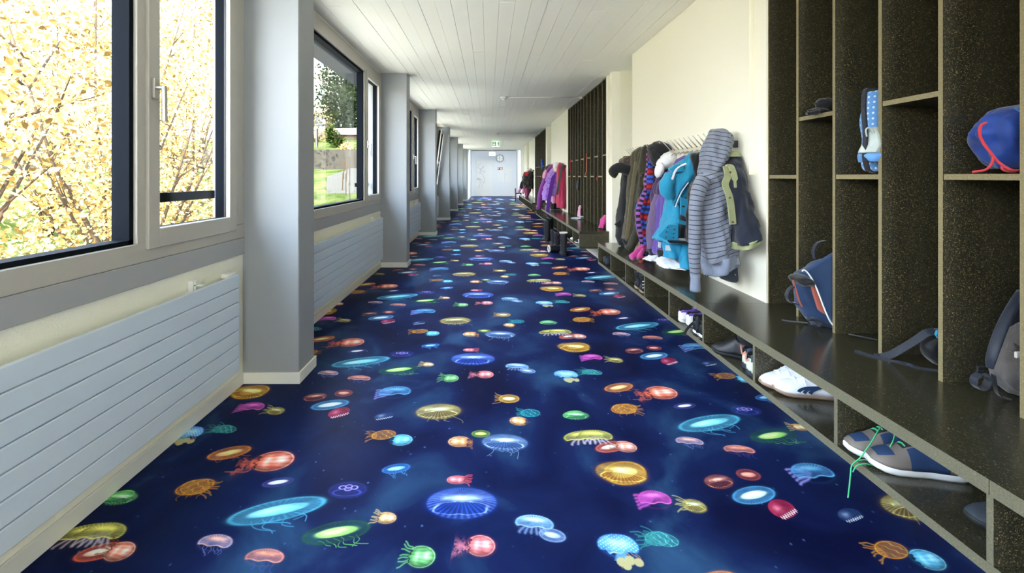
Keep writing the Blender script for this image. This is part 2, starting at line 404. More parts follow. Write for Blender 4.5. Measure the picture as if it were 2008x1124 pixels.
        glow = np.exp(-np.clip(r-.9, 0, 9)**2/.03)*.14*(r > .9)
        comp(np.ones((N, N, 3), np.float32)*rim, glow, int(cx)-pad, int(cyy)-pad)
        for rg, aa in lay: comp(np.clip(rg, 0, 1), np.clip(aa, 0, 1), int(cx)-pad, int(cyy)-pad)
        comp(np.clip(rgb, 0, 1), al, int(cx)-pad, int(cyy)-pad)
    CY, BL, GD, OR = (70, 190, 225), (70, 120, 235), (205, 150, 40), (225, 130, 60)
    WH = (225, 245, 255)
    J = jelly
    J(492, 769, 66, 26, 'disc', (190, 140, 50), (240, 200, 110), .15)
    J(493, 799, 48, 20, 'dome', (150, 50, 130), (215, 110, 200), .0, 'sidearms', (190, 90, 190))
    J(541, 806, 34, 15, 'moon', (190, 170, 60), (240, 235, 150), -.1, 'side', (200, 190, 120), .6)
    J(436, 841, 36, 15, 'ring', (50, 150, 150), (120, 220, 210), .1, 'side', (60, 150, 150))
    J(372, 850, 46, 26, 'dome', (70, 130, 220), (170, 210, 250), .1, 'thin', (220, 160, 90), .8)
    J(450, 888, 76, 24, 'disc', (200, 120, 50), (240, 180, 110), .22, 'thin', (190, 110, 60), .4)
    J(535, 904, 80, 40, 'bell', (215, 70, 45), (255, 225, 210), .05, 'frill', (225, 110, 80), .85)
    J(383, 955, 68, 30, 'ring', (190, 120, 30), (235, 180, 80), .2, 'thin', (200, 130, 50), .9)
    J(545, 946, 58, 18, 'disc', (60, 60, 120), (215, 205, 240), .15)
    J(232, 974, 54, 24, 'dome', (70, 160, 80), (150, 230, 130), .2, 'thin', (100, 190, 100), .5)
    J(168, 1047, 104, 40, 'dome', (110, 110, 50), (225, 215, 110), .15, 'arms', (200, 180, 200))
    J(196, 1082, 84, 34, 'disc', (200, 90, 60), (250, 190, 170), .25)
    J(545, 1001, 178, 44, 'disc', (70, 150, 180), (120, 215, 240), .22, 'thin', (90, 180, 220), 1.3)
    J(660, 1044, 128, 44, 'disc', (28, 70, 50), (170, 240, 110), .18, 'thin', (130, 220, 90), .9)
    J(422, 1064, 68, 32, 'dome', (120, 120, 160), (240, 170, 150), -.1, 'thin', (110, 130, 210), 1.2)
    J(519, 1093, 76, 34, 'dome', (160, 100, 100), (235, 150, 120), -.08, 'thin', (70, 80, 160), .8)
    J(757, 1016, 40, 23, 'bell', (220, 150, 80), (255, 240, 200), -.1, 'side', (220, 190, 130), .2)
    J(682, 961, 74, 32, 'flower', (60, 70, 160), (170, 150, 230))
    J(777, 919, 54, 18, 'disc', (50, 110, 180), (120, 190, 240), .15, 'thin', (90, 160, 230), 1.6)
    J(752, 853, 46, 18, 'ring', (200, 130, 40), (235, 180, 90), .1, 'side', (200, 140, 60), .5)
    J(787, 863, 44, 22, 'bell', (60, 160, 205), (170, 235, 250), 0)
    J(618, 779, 44, 16, 'moon', (120, 50, 40), (220, 140, 120), .1)
    J(674, 771, 34, 13, 'disc', (140, 60, 50), (225, 130, 110), .0)
    J(647, 794, 70, 18, 'disc', (70, 140, 190), (200, 240, 255), .15)
    J(665, 809, 40, 19, 'teeth', (140, 30, 60), (240, 150, 170), .3)
    J(774, 769, 62, 23, 'dome', (50, 100, 150), (110, 180, 220), .05, 'sidearms', (150, 150, 230))
    J(753, 816, 38, 13, 'teeth', (30, 50, 90), (190, 210, 240), .2)
    J(860, 807, 88, 30, 'moon', (175, 145, 60), (245, 225, 140), .04, 'thin', (210, 190, 120), .7)
    J(825, 1092, 58, 44, 'bell', (60, 140, 70), (190, 245, 170), -.1, 'side', (120, 200, 120), .3)
    J(942, 1070, 58, 42, 'bell', (215, 85, 90), (255, 190, 185), -.1, 'frill', (225, 130, 150), 1.0)
    J(905, 986, 138, 62, 'moon', (40, 80, 210), (150, 180, 255), 0)
    J(896, 941, 40, 17, 'bell', (215, 70, 80), (250, 190, 190), 0, 'side', (225, 90, 95), .3, flip=-1)
    J(943, 851, 36, 14, 'disc', (110, 140, 40), (200, 220, 90))
    J(901, 866, 44, 21, 'bell', (210, 120, 60), (255, 225, 180), 0, 'frill', (190, 120, 60), .4, flip=-1)
    J(990, 868, 90, 33, 'moon', (80, 120, 190), (180, 210, 245), -.05, 'thin', (150, 180, 220), 1.)
    J(998, 782, 40, 16, 'disc', (200, 150, 50), (245, 215, 140), 0, 'side', (210, 160, 80), .4)
    J(1040, 810, 38, 15, 'ring', (40, 150, 160), (110, 220, 220), 0, 'side', (50, 160, 160), .3)
    J(1017, 826, 36, 17, 'bell', (215, 130, 60), (255, 225, 190), -.1, flip=-1)
    J(1048, 1027, 74, 34, 'dome', (90, 140, 190), (190, 220, 245), -.1, 'arms', (120, 150, 200))
    J(1083, 1050, 52, 26, 'disc', (120, 150, 200), (160, 185, 225), -.2)
    J(1130, 815, 50, 16, 'moon', (60, 140, 90), (150, 220, 150), 0)
    J(1168, 856, 66, 25, 'dome', (120, 120, 60), (225, 220, 110), 0, 'arms', (200, 190, 220))
    J(1226, 876, 44, 22, 'bell', (200, 100, 80), (255, 225, 215), -.1, 'side', (120, 60, 40), .1)
    J(1218, 928, 98, 44, 'moon', (190, 120, 25), (255, 220, 110), -.1)
    J(1224, 802, 44, 18, 'ring', (190, 130, 40), (230, 180, 90), -.1, 'side', (200, 140, 60), .7, flip=-1)
    J(1212, 1070, 78, 46, 'spot', (60, 130, 220), (170, 220, 250), -.1)
    J(1302, 1058, 54, 27, 'ring', (60, 150, 150), (140, 220, 215), -.2, 'side', (60, 140, 140), .3)
    px = np.zeros((Hp, Wp, 4), np.float32)
    px[..., :3] = RGB; px[..., 3] = A
    im = bpy.data.images.new('jellyfish_print', Wp, Hp, alpha=True); im.alpha_mode = 'CHANNEL_PACKED'
    im.colorspace_settings.name = 'sRGB'
    im.pixels.foreach_set(px.ravel()); im.update(); im.pack()
    return im, PU, PV, OF

def floor_material():
    im, PU, PV, OF = jelly_image()
    m = bpy.data.materials.new('jellyfish_vinyl_floor'); m.use_nodes = True; n = m.node_tree; p = n.nodes['Principled BSDF']
    co = nd(n, 'ShaderNodeTexCoord'); sp = nd(n, 'ShaderNodeSeparateXYZ'); n.links.new(co.outputs['Object'], sp.inputs[0])
    x, y = sp.outputs[0], sp.outputs[1]
    q = mth(n, 'MULTIPLY_ADD', mth(n, 'MAXIMUM', y, -4), 93/1080., 1.0)
    u = mth(n, 'DIVIDE', mth(n, 'MULTIPLY_ADD', y, -5/900., x), q); v = mth(n, 'DIVIDE', y, q)
    s = mth(n, 'MULTIPLY_ADD', u, 1/PU, .5); i = mth(n, 'FLOOR', s)
    fu = mth(n, 'FRACT', s)
    fv = mth(n, 'FRACT', mth(n, 'MULTIPLY', mth(n, 'MULTIPLY_ADD', i, -OF, v), 1/PV))
    cb = nd(n, 'ShaderNodeCombineXYZ'); n.links.new(fu, cb.inputs[0]); n.links.new(fv, cb.inputs[1])
    t = nd(n, 'ShaderNodeTexImage'); t.image = im; t.interpolation = 'Linear'; t.extension = 'EXTEND'; n.links.new(cb.outputs[0], t.inputs[0])
    cw = nd(n, 'ShaderNodeCombineXYZ'); n.links.new(u, cw.inputs[0]); n.links.new(v, cw.inputs[1])
    ns = nd(n, 'ShaderNodeTexNoise'); ns.inputs['Scale'].default_value = 2.6; ns.inputs['Detail'].default_value = 5; ns.inputs['Distortion'].default_value = .6
    n.links.new(cw.outputs[0], ns.inputs['Vector'])
    rp = nd(n, 'ShaderNodeValToRGB'); e = rp.color_ramp.elements
    e[0].position = .32; e[0].color = (*s2l((12, 17, 50)), 1); e[1].position = .72; e[1].color = (*s2l((46, 80, 116)), 1)
    e2 = rp.color_ramp.elements.new(.52); e2.color = (*s2l((21, 33, 76)), 1)
    n.links.new(ns.outputs[0], rp.inputs[0])
    vo = nd(n, 'ShaderNodeTexVoronoi'); vo.inputs['Scale'].default_value = 24; n.links.new(cw.outputs[0], vo.inputs['Vector'])
    sc_ = nd(n, 'ShaderNodeSeparateColor'); n.links.new(vo.outputs['Color'], sc_.inputs[0])
    star = mth(n, 'MULTIPLY', mth(n, 'POWER', mth(n, 'MAXIMUM', mth(n, 'MULTIPLY_ADD', vo.outputs['Distance'], -7.0, 1.0), 0), 1.5), mth(n, 'POWER', sc_.outputs[0], 2.5))
    base = mixc(n, mth(n, 'MULTIPLY', star, .8), rp.outputs[0], s2l((110, 150, 215)))
    col = mixc(n, t.outputs['Alpha'], base, t.outputs['Color'])
    n.links.new(col, p.inputs['Base Color'])
    p.inputs['Roughness'].default_value = .40; p.inputs['IOR'].default_value = 1.22; p.inputs['Specular IOR Level'].default_value = .12
    return m
M['floor'] = floor_material()
# ------------------------------------------------------------------ room shell
H = 2.56; XL = -1.425; XR = 1.6; Y0, YEND = -3.4, 28.05
COLS = [-3.98, -.66, 2.66, 6.05, 9.33, 12.65, 15.93, 19.25, 22.5]; CW = .235
fl = mk('floor', [(-1.6, Y0, 0), (2.3, Y0, 0), (2.3, YEND + .1, 0), (-1.6, YEND + .1, 0)], [(0, 1, 2, 3)], M['floor']); tag(fl, kind='structure')
# ceiling: slab with the shuttering boards as separate pieces
ceil_ = box('ceiling', (-1.7, Y0, H + .02), (2.6, 22.9, H + .20), M['ceiling_gap']); tag(ceil_, kind='structure')
rnd = random.Random(11)
nb = 28; bw = (2.10 + 1.43) / nb
for i in range(nb):
    x = -1.43 + i * bw; y = Y0 - rnd.random() * 2
    while y < 22.7:
        L_ = rnd.choice((3.6, 4.2, 4.8, 5.4)); ya, yb = max(y, Y0), min(y + L_, 22.7)
        if yb - ya > .2:
            dz = rnd.uniform(-.0025, .0025)
            box('board', (x + .0012, ya + .0015, H + dz), (x + bw - .0012 + rnd.uniform(-.0006, .0006), yb - .0015, H + .022), M['ceiling'], ceil_)
        y += L_
# left wall under and over the windows
for za, zb in ((0, .76), (2.535, H + .02)): tag(box('wall_left', (-1.60, Y0, za), (XL, 22.9, zb), M['wall_left']), kind='structure')
bl = MB().box((XL, Y0, 0), (XL + .011, 22.9, .066)); tag(bl.build('baseboard_left', M['baseboard'], bevel=.003), kind='structure')
for i, yc in enumerate(COLS):
    xc = -1.10 if i == 2 else -1.078
    c = box('column', (-1.6, yc, 0), (xc, yc + CW, H + .01), M['column'], bevel=.004, origin=(xc, yc, 0)); tag(c, kind='structure')
    b = MB().box((-1.42, yc - .011, 0), (xc + .011, yc, .066)).box((xc, yc, 0), (xc + .011, yc + CW, .066)).box((-1.42, yc + CW, 0), (xc + .011, yc + CW + .011, .066))
    bb = b.build('baseboard', M['baseboard'], bevel=.002, origin=(xc, yc, 0)); bb.parent = c; bb.location = (0, 0, 0)
# windows
def casement(win, ya, yb, flip, tilt=0.0, handle=True):
    """ya<yb; flip=False: handle on the near (ya) stile, hinges far; True mirrored"""
    cz0, cz1 = .897, 2.43
    e = empty('casement', (-1.43, (ya + yb) / 2, cz0), 0, win)
    hw = (yb - ya) / 2; sw = .067; hh = cz1 - cz0
    m = MB()
    for (a, b) in (((0, -hw, 0), (.027, -hw + sw, hh)), ((0, hw - sw, 0), (.027, hw, hh)), ((0, -hw + sw, 0), (.027, hw - sw, .082)), ((0, -hw + sw, hh - .075), (.027, hw - sw, hh))):
        m.box(a, b)
    m.build('sash', M['frame'], e, bevel=.003)
    m = MB(); s2 = .066
    for (a, b) in (((-.055, -hw + .02, .02), (-.004, -hw + s2, hh - .02)), ((-.055, hw - s2, .02), (-.004, hw - .02, hh - .02)), ((-.055, -hw + s2, .02), (-.004, hw - s2, .08)), ((-.055, -hw + s2, hh - .072), (-.004, hw - s2, hh - .02))):
        m.box(a, b)
    m.build('outer_sash', M['frame_dark'], e)
    m = MB()
    for (a, b) in (((-.006, -hw + s2 - .004, .076), (.004, -hw + s2 + .003, hh - .07)), ((-.006, hw - s2 - .003, .076), (.004, hw - s2 + .004, hh - .07)), ((-.006, -hw + s2, .076), (.004, hw - s2, .083)), ((-.006, -hw + s2, hh - .076), (.004, hw - s2, hh - .068))):
        m.box(a, b)
    m.build('gasket', M['gasket'], e)
    box('pane', (-.045, -hw + sw - .012, .075), (-.037, hw - sw + .012, hh - .068), M['glass'], e)
    s = 1 if flip else -1
    yh = s * (hw - .030); zh = .645
    h = MB().box((.027, yh - .014, zh - .015), (.039, yh + .014, zh + .070)); h.tube([(.035, yh, zh + .03), (.075, yh, zh + .03)], .010, 10)
    h.tube([(.070, yh, zh + .036), (.072, yh, zh - .112)], .0110, 10)
    h.build('handle', M['steel'], e, smooth=False, bevel=.002)
    g = MB()
    for z in (.09, hh - .16):
        g.tube([(.020, -s * (hw + .004), z), (.020, -s * (hw + .004), z + .08)], .006, 8)
    g.build('hinge', M['steel'], e)
    if tilt: e.rotation_euler = (0, tilt, 0)
    return e
WSPEC = list(zip([c + CW for c in COLS[:-1]], COLS[1:]))
for i, (ya, yb) in enumerate(WSPEC):
    w = empty('window_%d' % (i + 1), (0, 0, 0)); tag(w, kind='structure')
    m = MB(); X0, X1 = -1.49, -1.415
    m.box((X0, ya, .847), (X1, yb, .927)); m.box((X0, ya, 2.40), (X1, yb, 2.54))
    m.box((X0, ya, .927), (X1, ya + .11, 2.40)); m.box((X0, yb - .11, .927), (X1, yb, 2.40))
    m.build('frame', M['frame'], w, bevel=.003)
    for yy in (ya + .765, yb - .812):
        box('mullion', (X0, yy, .927), (X1, yy + .047, 2.40), M['frame'], w, bevel=.002)
    box('apron', (-1.45, ya, .752), (-1.413, yb, .846), M['apron'], w, bevel=.002)
    # fixed centre light: dark outer frame, gasket, pane
    a, b = ya + .812, yb - .812; m = MB()
    m.box((-1.50, a, .915), (-1.430, a + .022, 2.41), 0).box((-1.50, b - .022, .915), (-1.430, b, 2.41), 0)
    m.box((-1.50, a, .905), (-1.430, b, .945), 0).box((-1.50, a, 2.375), (-1.430, b, 2.41), 0)
    m.build('fixed_frame', M['frame_dark'], w)
    box('pane', (-1.487, a + .01, .94), (-1.479, b - .01, 2.385), M['glass'], w)
    casement(w, ya + .10, ya + .765, True)
    casement(w, yb - .765, yb - .10, False, tilt=(R(7.5) if i == 4 else 0))
    for q0, q1 in ((ya + .02, ya + .56), (yb - .56, yb - .02)):
        box('guard_bar', (-1.60, q0, 1.075), (-1.575, q1, 1.12), M['frame_dark'], w)
    m = MB().box((-1.60, ya, .76), (-1.50, yb, .90)); m.build('outer_sill', M['frame_dark'], w)
# eaves outside the windows
ev = MB()
for k in range(4):
    ev.box((-1.70 - .085 * k, Y0, 2.47 + .02 * k), (-1.60 - .085 * k, 23.2, 2.64))
ev = tag(ev.build('trim_1', mat('eaves_metal', (26, 34, 44), .7, spec=.1)), kind='structure')
roof = tag(box('roof', (-1.95, Y0 - .2, H + .2), (6.5, 30, H + .5), mat('roof_slab', (120, 118, 112), .8)), kind='structure')
# right side
wr = MB()
def solid_wall(ya, yb, slot=None):
    if slot:
        s0, s1, sz = slot
        wr.box((XR, ya, 0), (2.06, s0, H)).box((XR, s1, 0), (2.06, yb, H)).box((XR, s0, 0), (2.06, s1, sz)).box((XR + .03, s0, sz), (2.06, s1, H))
    else: wr.box((XR, ya, 0), (2.06, yb, H))
UN = [(0.0, 2.645), (6.6, 9.245), (13.2, 15.86)]
solid_wall(2.645, 5.11, (2.737, 2.818, 1.21))
solid_wall(9.29, 11.72); solid_wall(15.86, 18.25)
for y in (5.94, 12.54): solid_wall(y, y + .305, (y + .12, y + .23, 1.2))
solid_wall(19.1, 20.7); solid_wall(21.0, 22.9)
wr.box((2.06, Y0, 0), (2.3, 22.9, H + .02))
wr.box((XR + .10, 18.25, 0), (2.06, 19.1, H)).box((XR + .12, 20.7, 0), (2.06, 21.0, H))
for y in (5.94, 12.54): wr.box((1.70, y - .006, 0), (2.06, y + .05, H))
for k in range(len(wr.v) // 8):
    m = MB(); m.v = wr.v[8*k:8*k+8]; m.f = [tuple(i - 8*k for i in f) for f in wr.f[6*k:6*k+6]]; m.m = [0]*6
    tag(m.build('wall_right', M['wall']), kind='structure')
# recessed side doors in the two niches
for k, y in enumerate((5.11, 11.72)):
    d = empty('door_%d' % (k + 1)); tag(d, kind='structure')
    box('leaf', (2.03, y + .06, 0.01), (2.058, y + .78, 2.1), mat('door_grey_%d' % k, (205, 208, 204), .5), d, bevel=.003)
    h = MB().tube([(2.03, y + .12, 1.02), (1.985, y + .12, 1.02), (1.985, y + .23, 1.02)], .008, 8); h.build('handle', M['steel'], d)
# far vestibule
ws = MB().box((-1.7, 22.72, 2.517), (2.3, 22.9, 2.95))
tag(ws.build('trim_2', M['wall']), kind='structure')
wb = MB()
wb.box((-1.7, 22.9, 0), (-1.04, YEND, 2.95)).box((1.68, 22.9, 0), (2.3, YEND, 2.95)).box((-1.7, YEND, 2.24), (2.3, YEND + .1, 2.95))
wb.box((-1.7, YEND, 0), (-.76, YEND + .1, 2.24)).box((.29, YEND, 0), (2.3, YEND + .1, 2.24))
wb.box((-1.7, YEND + .1, 0), (2.3, YEND + .2, 2.95))
wb.box((-1.7, 22.735, 0), (-1.42, 22.9, 2.6))
tag(wb.build('wall_back', mat('back_wall_paint', (222, 226, 228), .95, spec=.1)), kind='structure')
tag(box('ceiling', (-1.7, 22.9, 2.9), (2.3, YEND + .1, 3.0), M['ceiling']), kind='structure')
# far door in the back wall, half in shade of its reveal
dr = empty('door_3', (-.76, YEND, 0)); tag(dr, kind='structure')
dm = mat('far_door_paint', (226, 228, 224), .9, spec=.15)
box('leaf', (.035, .045, .004), (1.015, .085, 2.20), dm, dr, bevel=.004)
fm = MB().box((0, -.012, 0), (.035, .09, 2.24)).box((1.015, -.012, 0), (1.05, .09, 2.24)).box((0, 0, 2.205), (1.05, .09, 2.24)); fm.build('frame', dm, dr)
fm = MB().tube([(.10, .045, 1.06), (.10, -.01, 1.06), (.24, -.01, 1.06)], .010, 8).box((.085, .038, .99), (.115, .046, 1.12)); fm.build('handle', M['steel'], dr)
art = [[(.28, 1.98), (.16, 1.90), (.14, 1.74), (.26, 1.66), (.36, 1.74), (.44, 1.84), (.46, 1.76), (.34, 1.66), (.26, 1.60), (.26, 1.50), (.20, 1.42), (.28, 1.40)],
       [(.24, 1.62), (.30, 1.56), (.38, 1.52), (.50, 1.54), (.52, 1.44), (.44, 1.42)], [(.26, 1.44), (.36, 1.34), (.46, 1.20), (.52, 1.02), (.50, .86), (.40, .72), (.36, .54)],
       [(.24, 1.06), (.32, 1.00), (.40, .90), (.48, .84)], [(.22, 1.04), (.24, .80), (.20, .60), (.12, .48)]]
for P in art:
    o = MB().tube([(p[0], .043, p[1]) for p in catmull([(a, 0, b) for a, b in P], 30) for p in [(p[0], p[2])]], .009, 6).build('line_drawing', mat('drawing_grey', (176, 178, 176), .6), dr)
hp = empty('trim_3', (.52, YEND, .86)); tag(hp, kind='structure')
for a in (0, .46): box('panel', (a + .004, -.012, 0), (a + .452, 0, .92), dm, hp, bevel=.003)
MB().tube([(.50, -.012, .46), (.50, -.03, .46)], .018, 10).build('lock', M['dark_metal'], hp)
# behind the viewer: made-up glazed opening, added to let sky light in
tag(MB().box((-1.7, Y0 - .12, 0), (.24, Y0, 3.0)).box((1.20, Y0 - .12, 0), (2.3, Y0, 3.0)).box((.24, Y0 - .12, 2.42), (1.20, Y0, 3.0)).build('wall_front', M['wall']), kind='structure')
gd = empty('door_4', (0, Y0, 0)); tag(gd, kind='structure')
for k in range(2):
    a = .24 + k * .48; b = a + .48
    MB().box((a, -.09, 0), (a + .05, -.03, 2.42)).box((b - .05, -.09, 0), (b, -.03, 2.42)).box((a + .05, -.09, 0), (b - .05, -.03, .08)).box((a + .05, -.09, 2.36), (b - .05, -.03, 2.42)).build('frame', M['frame'], gd)
    box('pane', (a + .05, -.065, .08), (b - .05, -.057, 2.36), M['glass'], gd)
# ------------------------------------------------------------------ radiators
def radiator(ya, yb, label):
    t = thing('radiator', label, 'radiator', (-1.35, (ya + yb) / 2, 0), 0, 'panel radiators below the windows')
    hl = (yb - ya) / 2; z0, ph = .145, .0755
    for k in range(7):
        z = z0 + k * ph
        m = MB().box((-.016, -hl, z), (0, hl, z + ph - .0035)); m.build('panel', M['radiator'], t, bevel=.004, seg=2)
    for a, b in ((-hl + .01, -hl + .045), (hl - .045, hl - .01)): box('header', (-.055, a, z0 + .01), (-.016, b, z0 + 7*ph - .012), M['radiator'], t, bevel=.003)
    for y in (hl - .30, -hl + .30):
        m = MB().box((-.075, y - .012, z0 + .35), (-.052, y + .012, z0 + 7*ph + .028)).box((-.055, y - .010, z0 + 7*ph + .004), (-.008, y + .010, z0 + 7*ph + .010)).box((-.05, y - .010, z0 + 7*ph - .02), (-.04, y + .010, z0 + 7*ph + .03))
        m.build('bracket', M['white_plastic'], t)
    m = MB().box((-.05, hl - .09, z0 + 7*ph - .01), (-.018, hl - .012, z0 + 7*ph + .014)); m.build('end_cap', M['white_plastic'], t, bevel=.002)
    m = MB().tube([(-.03, hl - .005, z0 + .05), (-.03, hl + .03, z0 + .05), (-.03, hl + .03, z0 + .075)], .007, 8).tube([(-.03, hl + .012, z0 + .05), (-.03, hl + .022, z0 + .05)], .012, 6)
    m.tube([(-.03, hl + .02, z0 + .05), (-.069, hl + .02, z0 + .05)], .006, 8)
    m.build('valve', M['brass'], t)
    return t
RL = ['long white seven-panel radiator under the nearest window with yellow leaves outside',
      'white radiator below the window that looks onto the grassy slope',
      'third white radiator along, between the second and third columns in view',
      'white radiator below the tilted-open casement', 'white radiator in the bay just beyond the tilted casement',
      'small distant radiator, second bay beyond the tilted casement', 'most distant radiator, in the last window bay']
for (ya, yb), lb in zip(WSPEC[1:], RL):
    radiator(ya + .16, yb - .17, lb)

# ------------------------------------------------------------------ locker banks
MOD = .2525; XF = 1.61; XBK = 2.02; BH = .47
FACE_M = [0, 0, 0, 0, 0, 1]      # box face order: bottom top front(-y) +x back(+y) -x
def lockers(yfar, label, n=12, start_high=True, far=False):
    yn = yfar - n * MOD
    t = thing('locker_bank', label, 'lockers', (XF, yfar, BH), 0, 'open chipboard locker banks')
    O = (XF, yfar, BH)
    def pt(name, a, b, m=FACE_M, mats=(M['board'], M['edge'])):
        o = MB().box(a, b, m).build(name, list(mats), t); 
        o.location = (-O[0], -O[1], -O[2]); return o
    for k in range(n + 1):
        y = yfar - k * MOD
        pt('divider', (XF, y - .0085, BH), (XBK, y + .0085, 2.545))
    for k in range(n):
        y1 = yfar - k * MOD; y0 = y1 - MOD
        z = 1.188 if k % 2 == 0 else 1.487
        pt('shelf', (XF + .003, y0 + .009, z), (XBK, y1 - .009, z + .020))
    pt('back_panel', (XBK, yn, BH), (XBK + .012, yfar, 2.55))
    pt('top_rail', (XF, yn, 2.545), (XBK, yfar, 2.56), mats=(M['board'], M['edge']))
    return t
lockers(2.645, 'nearest dark chipboard locker bank, at the right edge, holding school bags', n=9)
lockers(9.28, 'middle dark locker bank rising to the ceiling behind the bench with boots in front')
lockers(15.84, 'farthest dark locker bank, beyond the purple and pink coats')
# ------------------------------------------------------------------ floating shoe benches
XB = 1.205; ZB0 = .24
def bench(ya, yb, label, divs, joints, locker_parts):
    t = thing('shoe_bench', label, 'bench', (XB, ya, ZB0), 0, 'wall-hung shoe benches with compartments')
    O = Vector((XB, ya, ZB0))
    def pt(name, a, b, m=FACE_M, mats=(M['board'], M['edge_bench']), bevel=0):
        o = MB().box(a, b, m).build(name, list(mats), t, bevel=bevel); o.location = -O; return o
    js = [ya] + joints + [yb]
    for a, b in zip(js[:-1], js[1:]):
        pt('bench_top', (XB, a + (.0008 if a != ya else 0), BH - .038), (XR - .001, b - (.0008 if b != yb else 0), BH), mats=(M['board_top'], M['edge_bench']))
    pt('bottom_board', (XB, ya, ZB0), (XR - .001, yb, ZB0 + .028), mats=(M['board_top'], M['edge_bench']))
    for y in divs:
        pt('divider', (XB + .001, y - .008, ZB0 + .028), (XR - .02, y + .008, BH - .038))
    pt('end_panel', (XB, ya, ZB0 + .028), (XR - .001, ya + .018, BH - .038)); pt('end_panel', (XB, yb - .018, ZB0 + .028), (XR - .001, yb, BH - .038))
    pt('back_board', (XR - .02, ya + .018, ZB0 + .028), (XR - .001, yb - .018, BH - .038))
    for a, b in locker_parts:
        pt('locker_base', (XR - .001, a, BH - .038), (XBK, b, BH), mats=(M['board_top'], M['edge_bench']))
        # nothing but wall below the locker bases
        tag(box('wall_right', (XR + .002, a, 0), (2.06, b, BH - .039), M['wall']), kind='structure')
    return t
bench(.12, 5.05, 'nearest long dark bench, under the striped hoodie and near lockers', [4.53, 4.04, 3.55, 3.068, 2.58, 2.086, 1.594, 1.104, .61], [1.105, 2.645], [(.12, 2.644)])
bench(6.09, 11.62, 'middle dark bench with boots standing in front of it', [6.09 + .49 * k for k in range(1, 11)], [9.29], [(6.25, 9.28)])
bench(12.68, 18.19, 'farthest dark bench, near the small black chair', [12.68 + .49 * k for k in range(1, 11)], [15.85], [(12.81, 15.84)])

# ------------------------------------------------------------------ coat racks
def coat_rack(ya, yb, label, npeg):
    t = thing('coat_rack', label, 'coat rack', (XR, ya, 1.40), 0, 'wall-mounted coat racks')
    O = Vector((XR, ya, 1.40))
    def P(x, y, z): return (x - O[0], y - O[1], z - O[2])
    m = MB().box(P(1.560, ya + .02, 1.392), P(1.5998, yb, 1.425)); m.build('rail', M['rail'], t, bevel=.002)
    m = MB().box(P(1.552, ya, 1.386), P(1.5998, ya + .022, 1.430)); m.build('end_cap', M['dark_metal'], t, bevel=.002)
    m = MB().box(P(1.552, yb, 1.386), P(1.5998, yb + .022, 1.430)); m.build('end_cap', M['dark_metal'], t, bevel=.002)
    for k in range(npeg):
        y = ya + .075 + k * (yb - ya - .12) / (npeg - 1)
        m = MB().tube([P(1.556, y, 1.418), P(1.484, y, 1.496)], .0042, 8).tube([P(1.566, y, 1.400), P(1.535, y, 1.385), P(1.528, y, 1.372)], .0042, 6)
        m.build('peg', M['steel'], t, smooth=True)
    return t
M['rail'] = mat('rail_metal', (214, 208, 192), .3, metal=.4)
coat_rack(2.94, 5.02, 'silver coat rack with sloping pegs above the near bench', 25)
coat_rack(9.45, 11.60, 'coat rack carrying the purple and crimson coats', 22)
coat_rack(16.05, 18.15, 'distant coat rack carrying the dark quilted coat', 20)
# ------------------------------------------------------------------ outdoors
def gz(x, y):
    d = -x - 2.0
    base = -.9 + .10 * max(0, d - 6)                                  # falls away next to the wall, rises away from it
    k = min(1, max(0, (y - 11) / 6.0)); k = k*k*(3-2*k)
    far = .10 + .128 * max(0, y - 14) if y > 14 else .10
    z = base * (1-k) + min(far, 1.62) * k
    if y > 26.2: z = 2.55 + .16 * (y - 26.2) if y < 36 else 4.1 + .05 * (y - 36)
    if y > 11:                                                    # made-up level terrace, kept low so light reaches the far windows
        w = min(1, max(0, (-x - .17 * min(y, 30)) / (.05 * min(y, 30)))); z = -.6 * (1-w) + z * w
    if d > 9 and y < 14: z += .45 * (d - 9) * (1 if y < 11 else (14 - y) / 3)
    if y < 0: z = -.9 + (z + .9) * max(0, 1 + y / 6.0) - .02 * max(0, d) * min(1, -y / 6.0)
    return z
def grass_mat():
    m = mat('grass', (70, 110, 36), .9, bump=(60, 1.0), bdist=.05); n = m.node_tree; p = n.nodes['Principled BSDF']
    co = nd(n, 'ShaderNodeTexCoord'); a = nd(n, 'ShaderNodeTexNoise'); a.inputs['Scale'].default_value = 1.2; a.inputs['Detail'].default_value = 8
    n.links.new(co.outputs['Object'], a.inputs['Vector'])
    r = nd(n, 'ShaderNodeValToRGB'); e = r.color_ramp.elements; e[0].position = .35; e[0].color = (*s2l((46, 60, 24)), 1); e[1].position = .68; e[1].color = (*s2l((88, 88, 54)), 1)
    n.links.new(a.outputs[0], r.inputs[0]); n.links.new(r.outputs[0], p.inputs['Base Color'])
    return m
M['grass'] = grass_mat()
xs = [-1.6 - i * .4 for i in range(28)] + [-13.5 - 3 * i for i in range(18)]
ys = [-80, -50, -35, -25, -18] + [-12 + i * 1.0 for i in range(38)] + [26.19, 26.25] + [27 + i * 3 for i in range(26)]
V = [(x, y, gz(x, y)) for y in ys for x in xs]; nx = len(xs)
F = [(j*nx+i, j*nx+i+1, (j+1)*nx+i+1, (j+1)*nx+i) for j in range(len(ys)-1) for i in range(nx-1)]
M['bounce_ground'] = mat('bounce_terrace', (222, 214, 196), .95, var=(14, .15))  # pale ground added to bounce daylight up onto ceiling and wall
gm = []
for j in range(len(ys)-1):
    for i in range(nx-1): gm.append(2 if xs[i] > -2.9 else 1 if (xs[i] > -10.0 and ys[j] < 11) or xs[i] > -max(3.3, .19 * min(ys[j], 30)) else 0)
tag(mk('ground', V, F, [M['grass'], M['bounce_ground'], dull(mat('bounce_cut_strip', (140, 137, 128), .95, var=(20, .2)))], smooth=True, midx=gm), kind='structure')  # grey strip next to the wall added to weaken that bounce
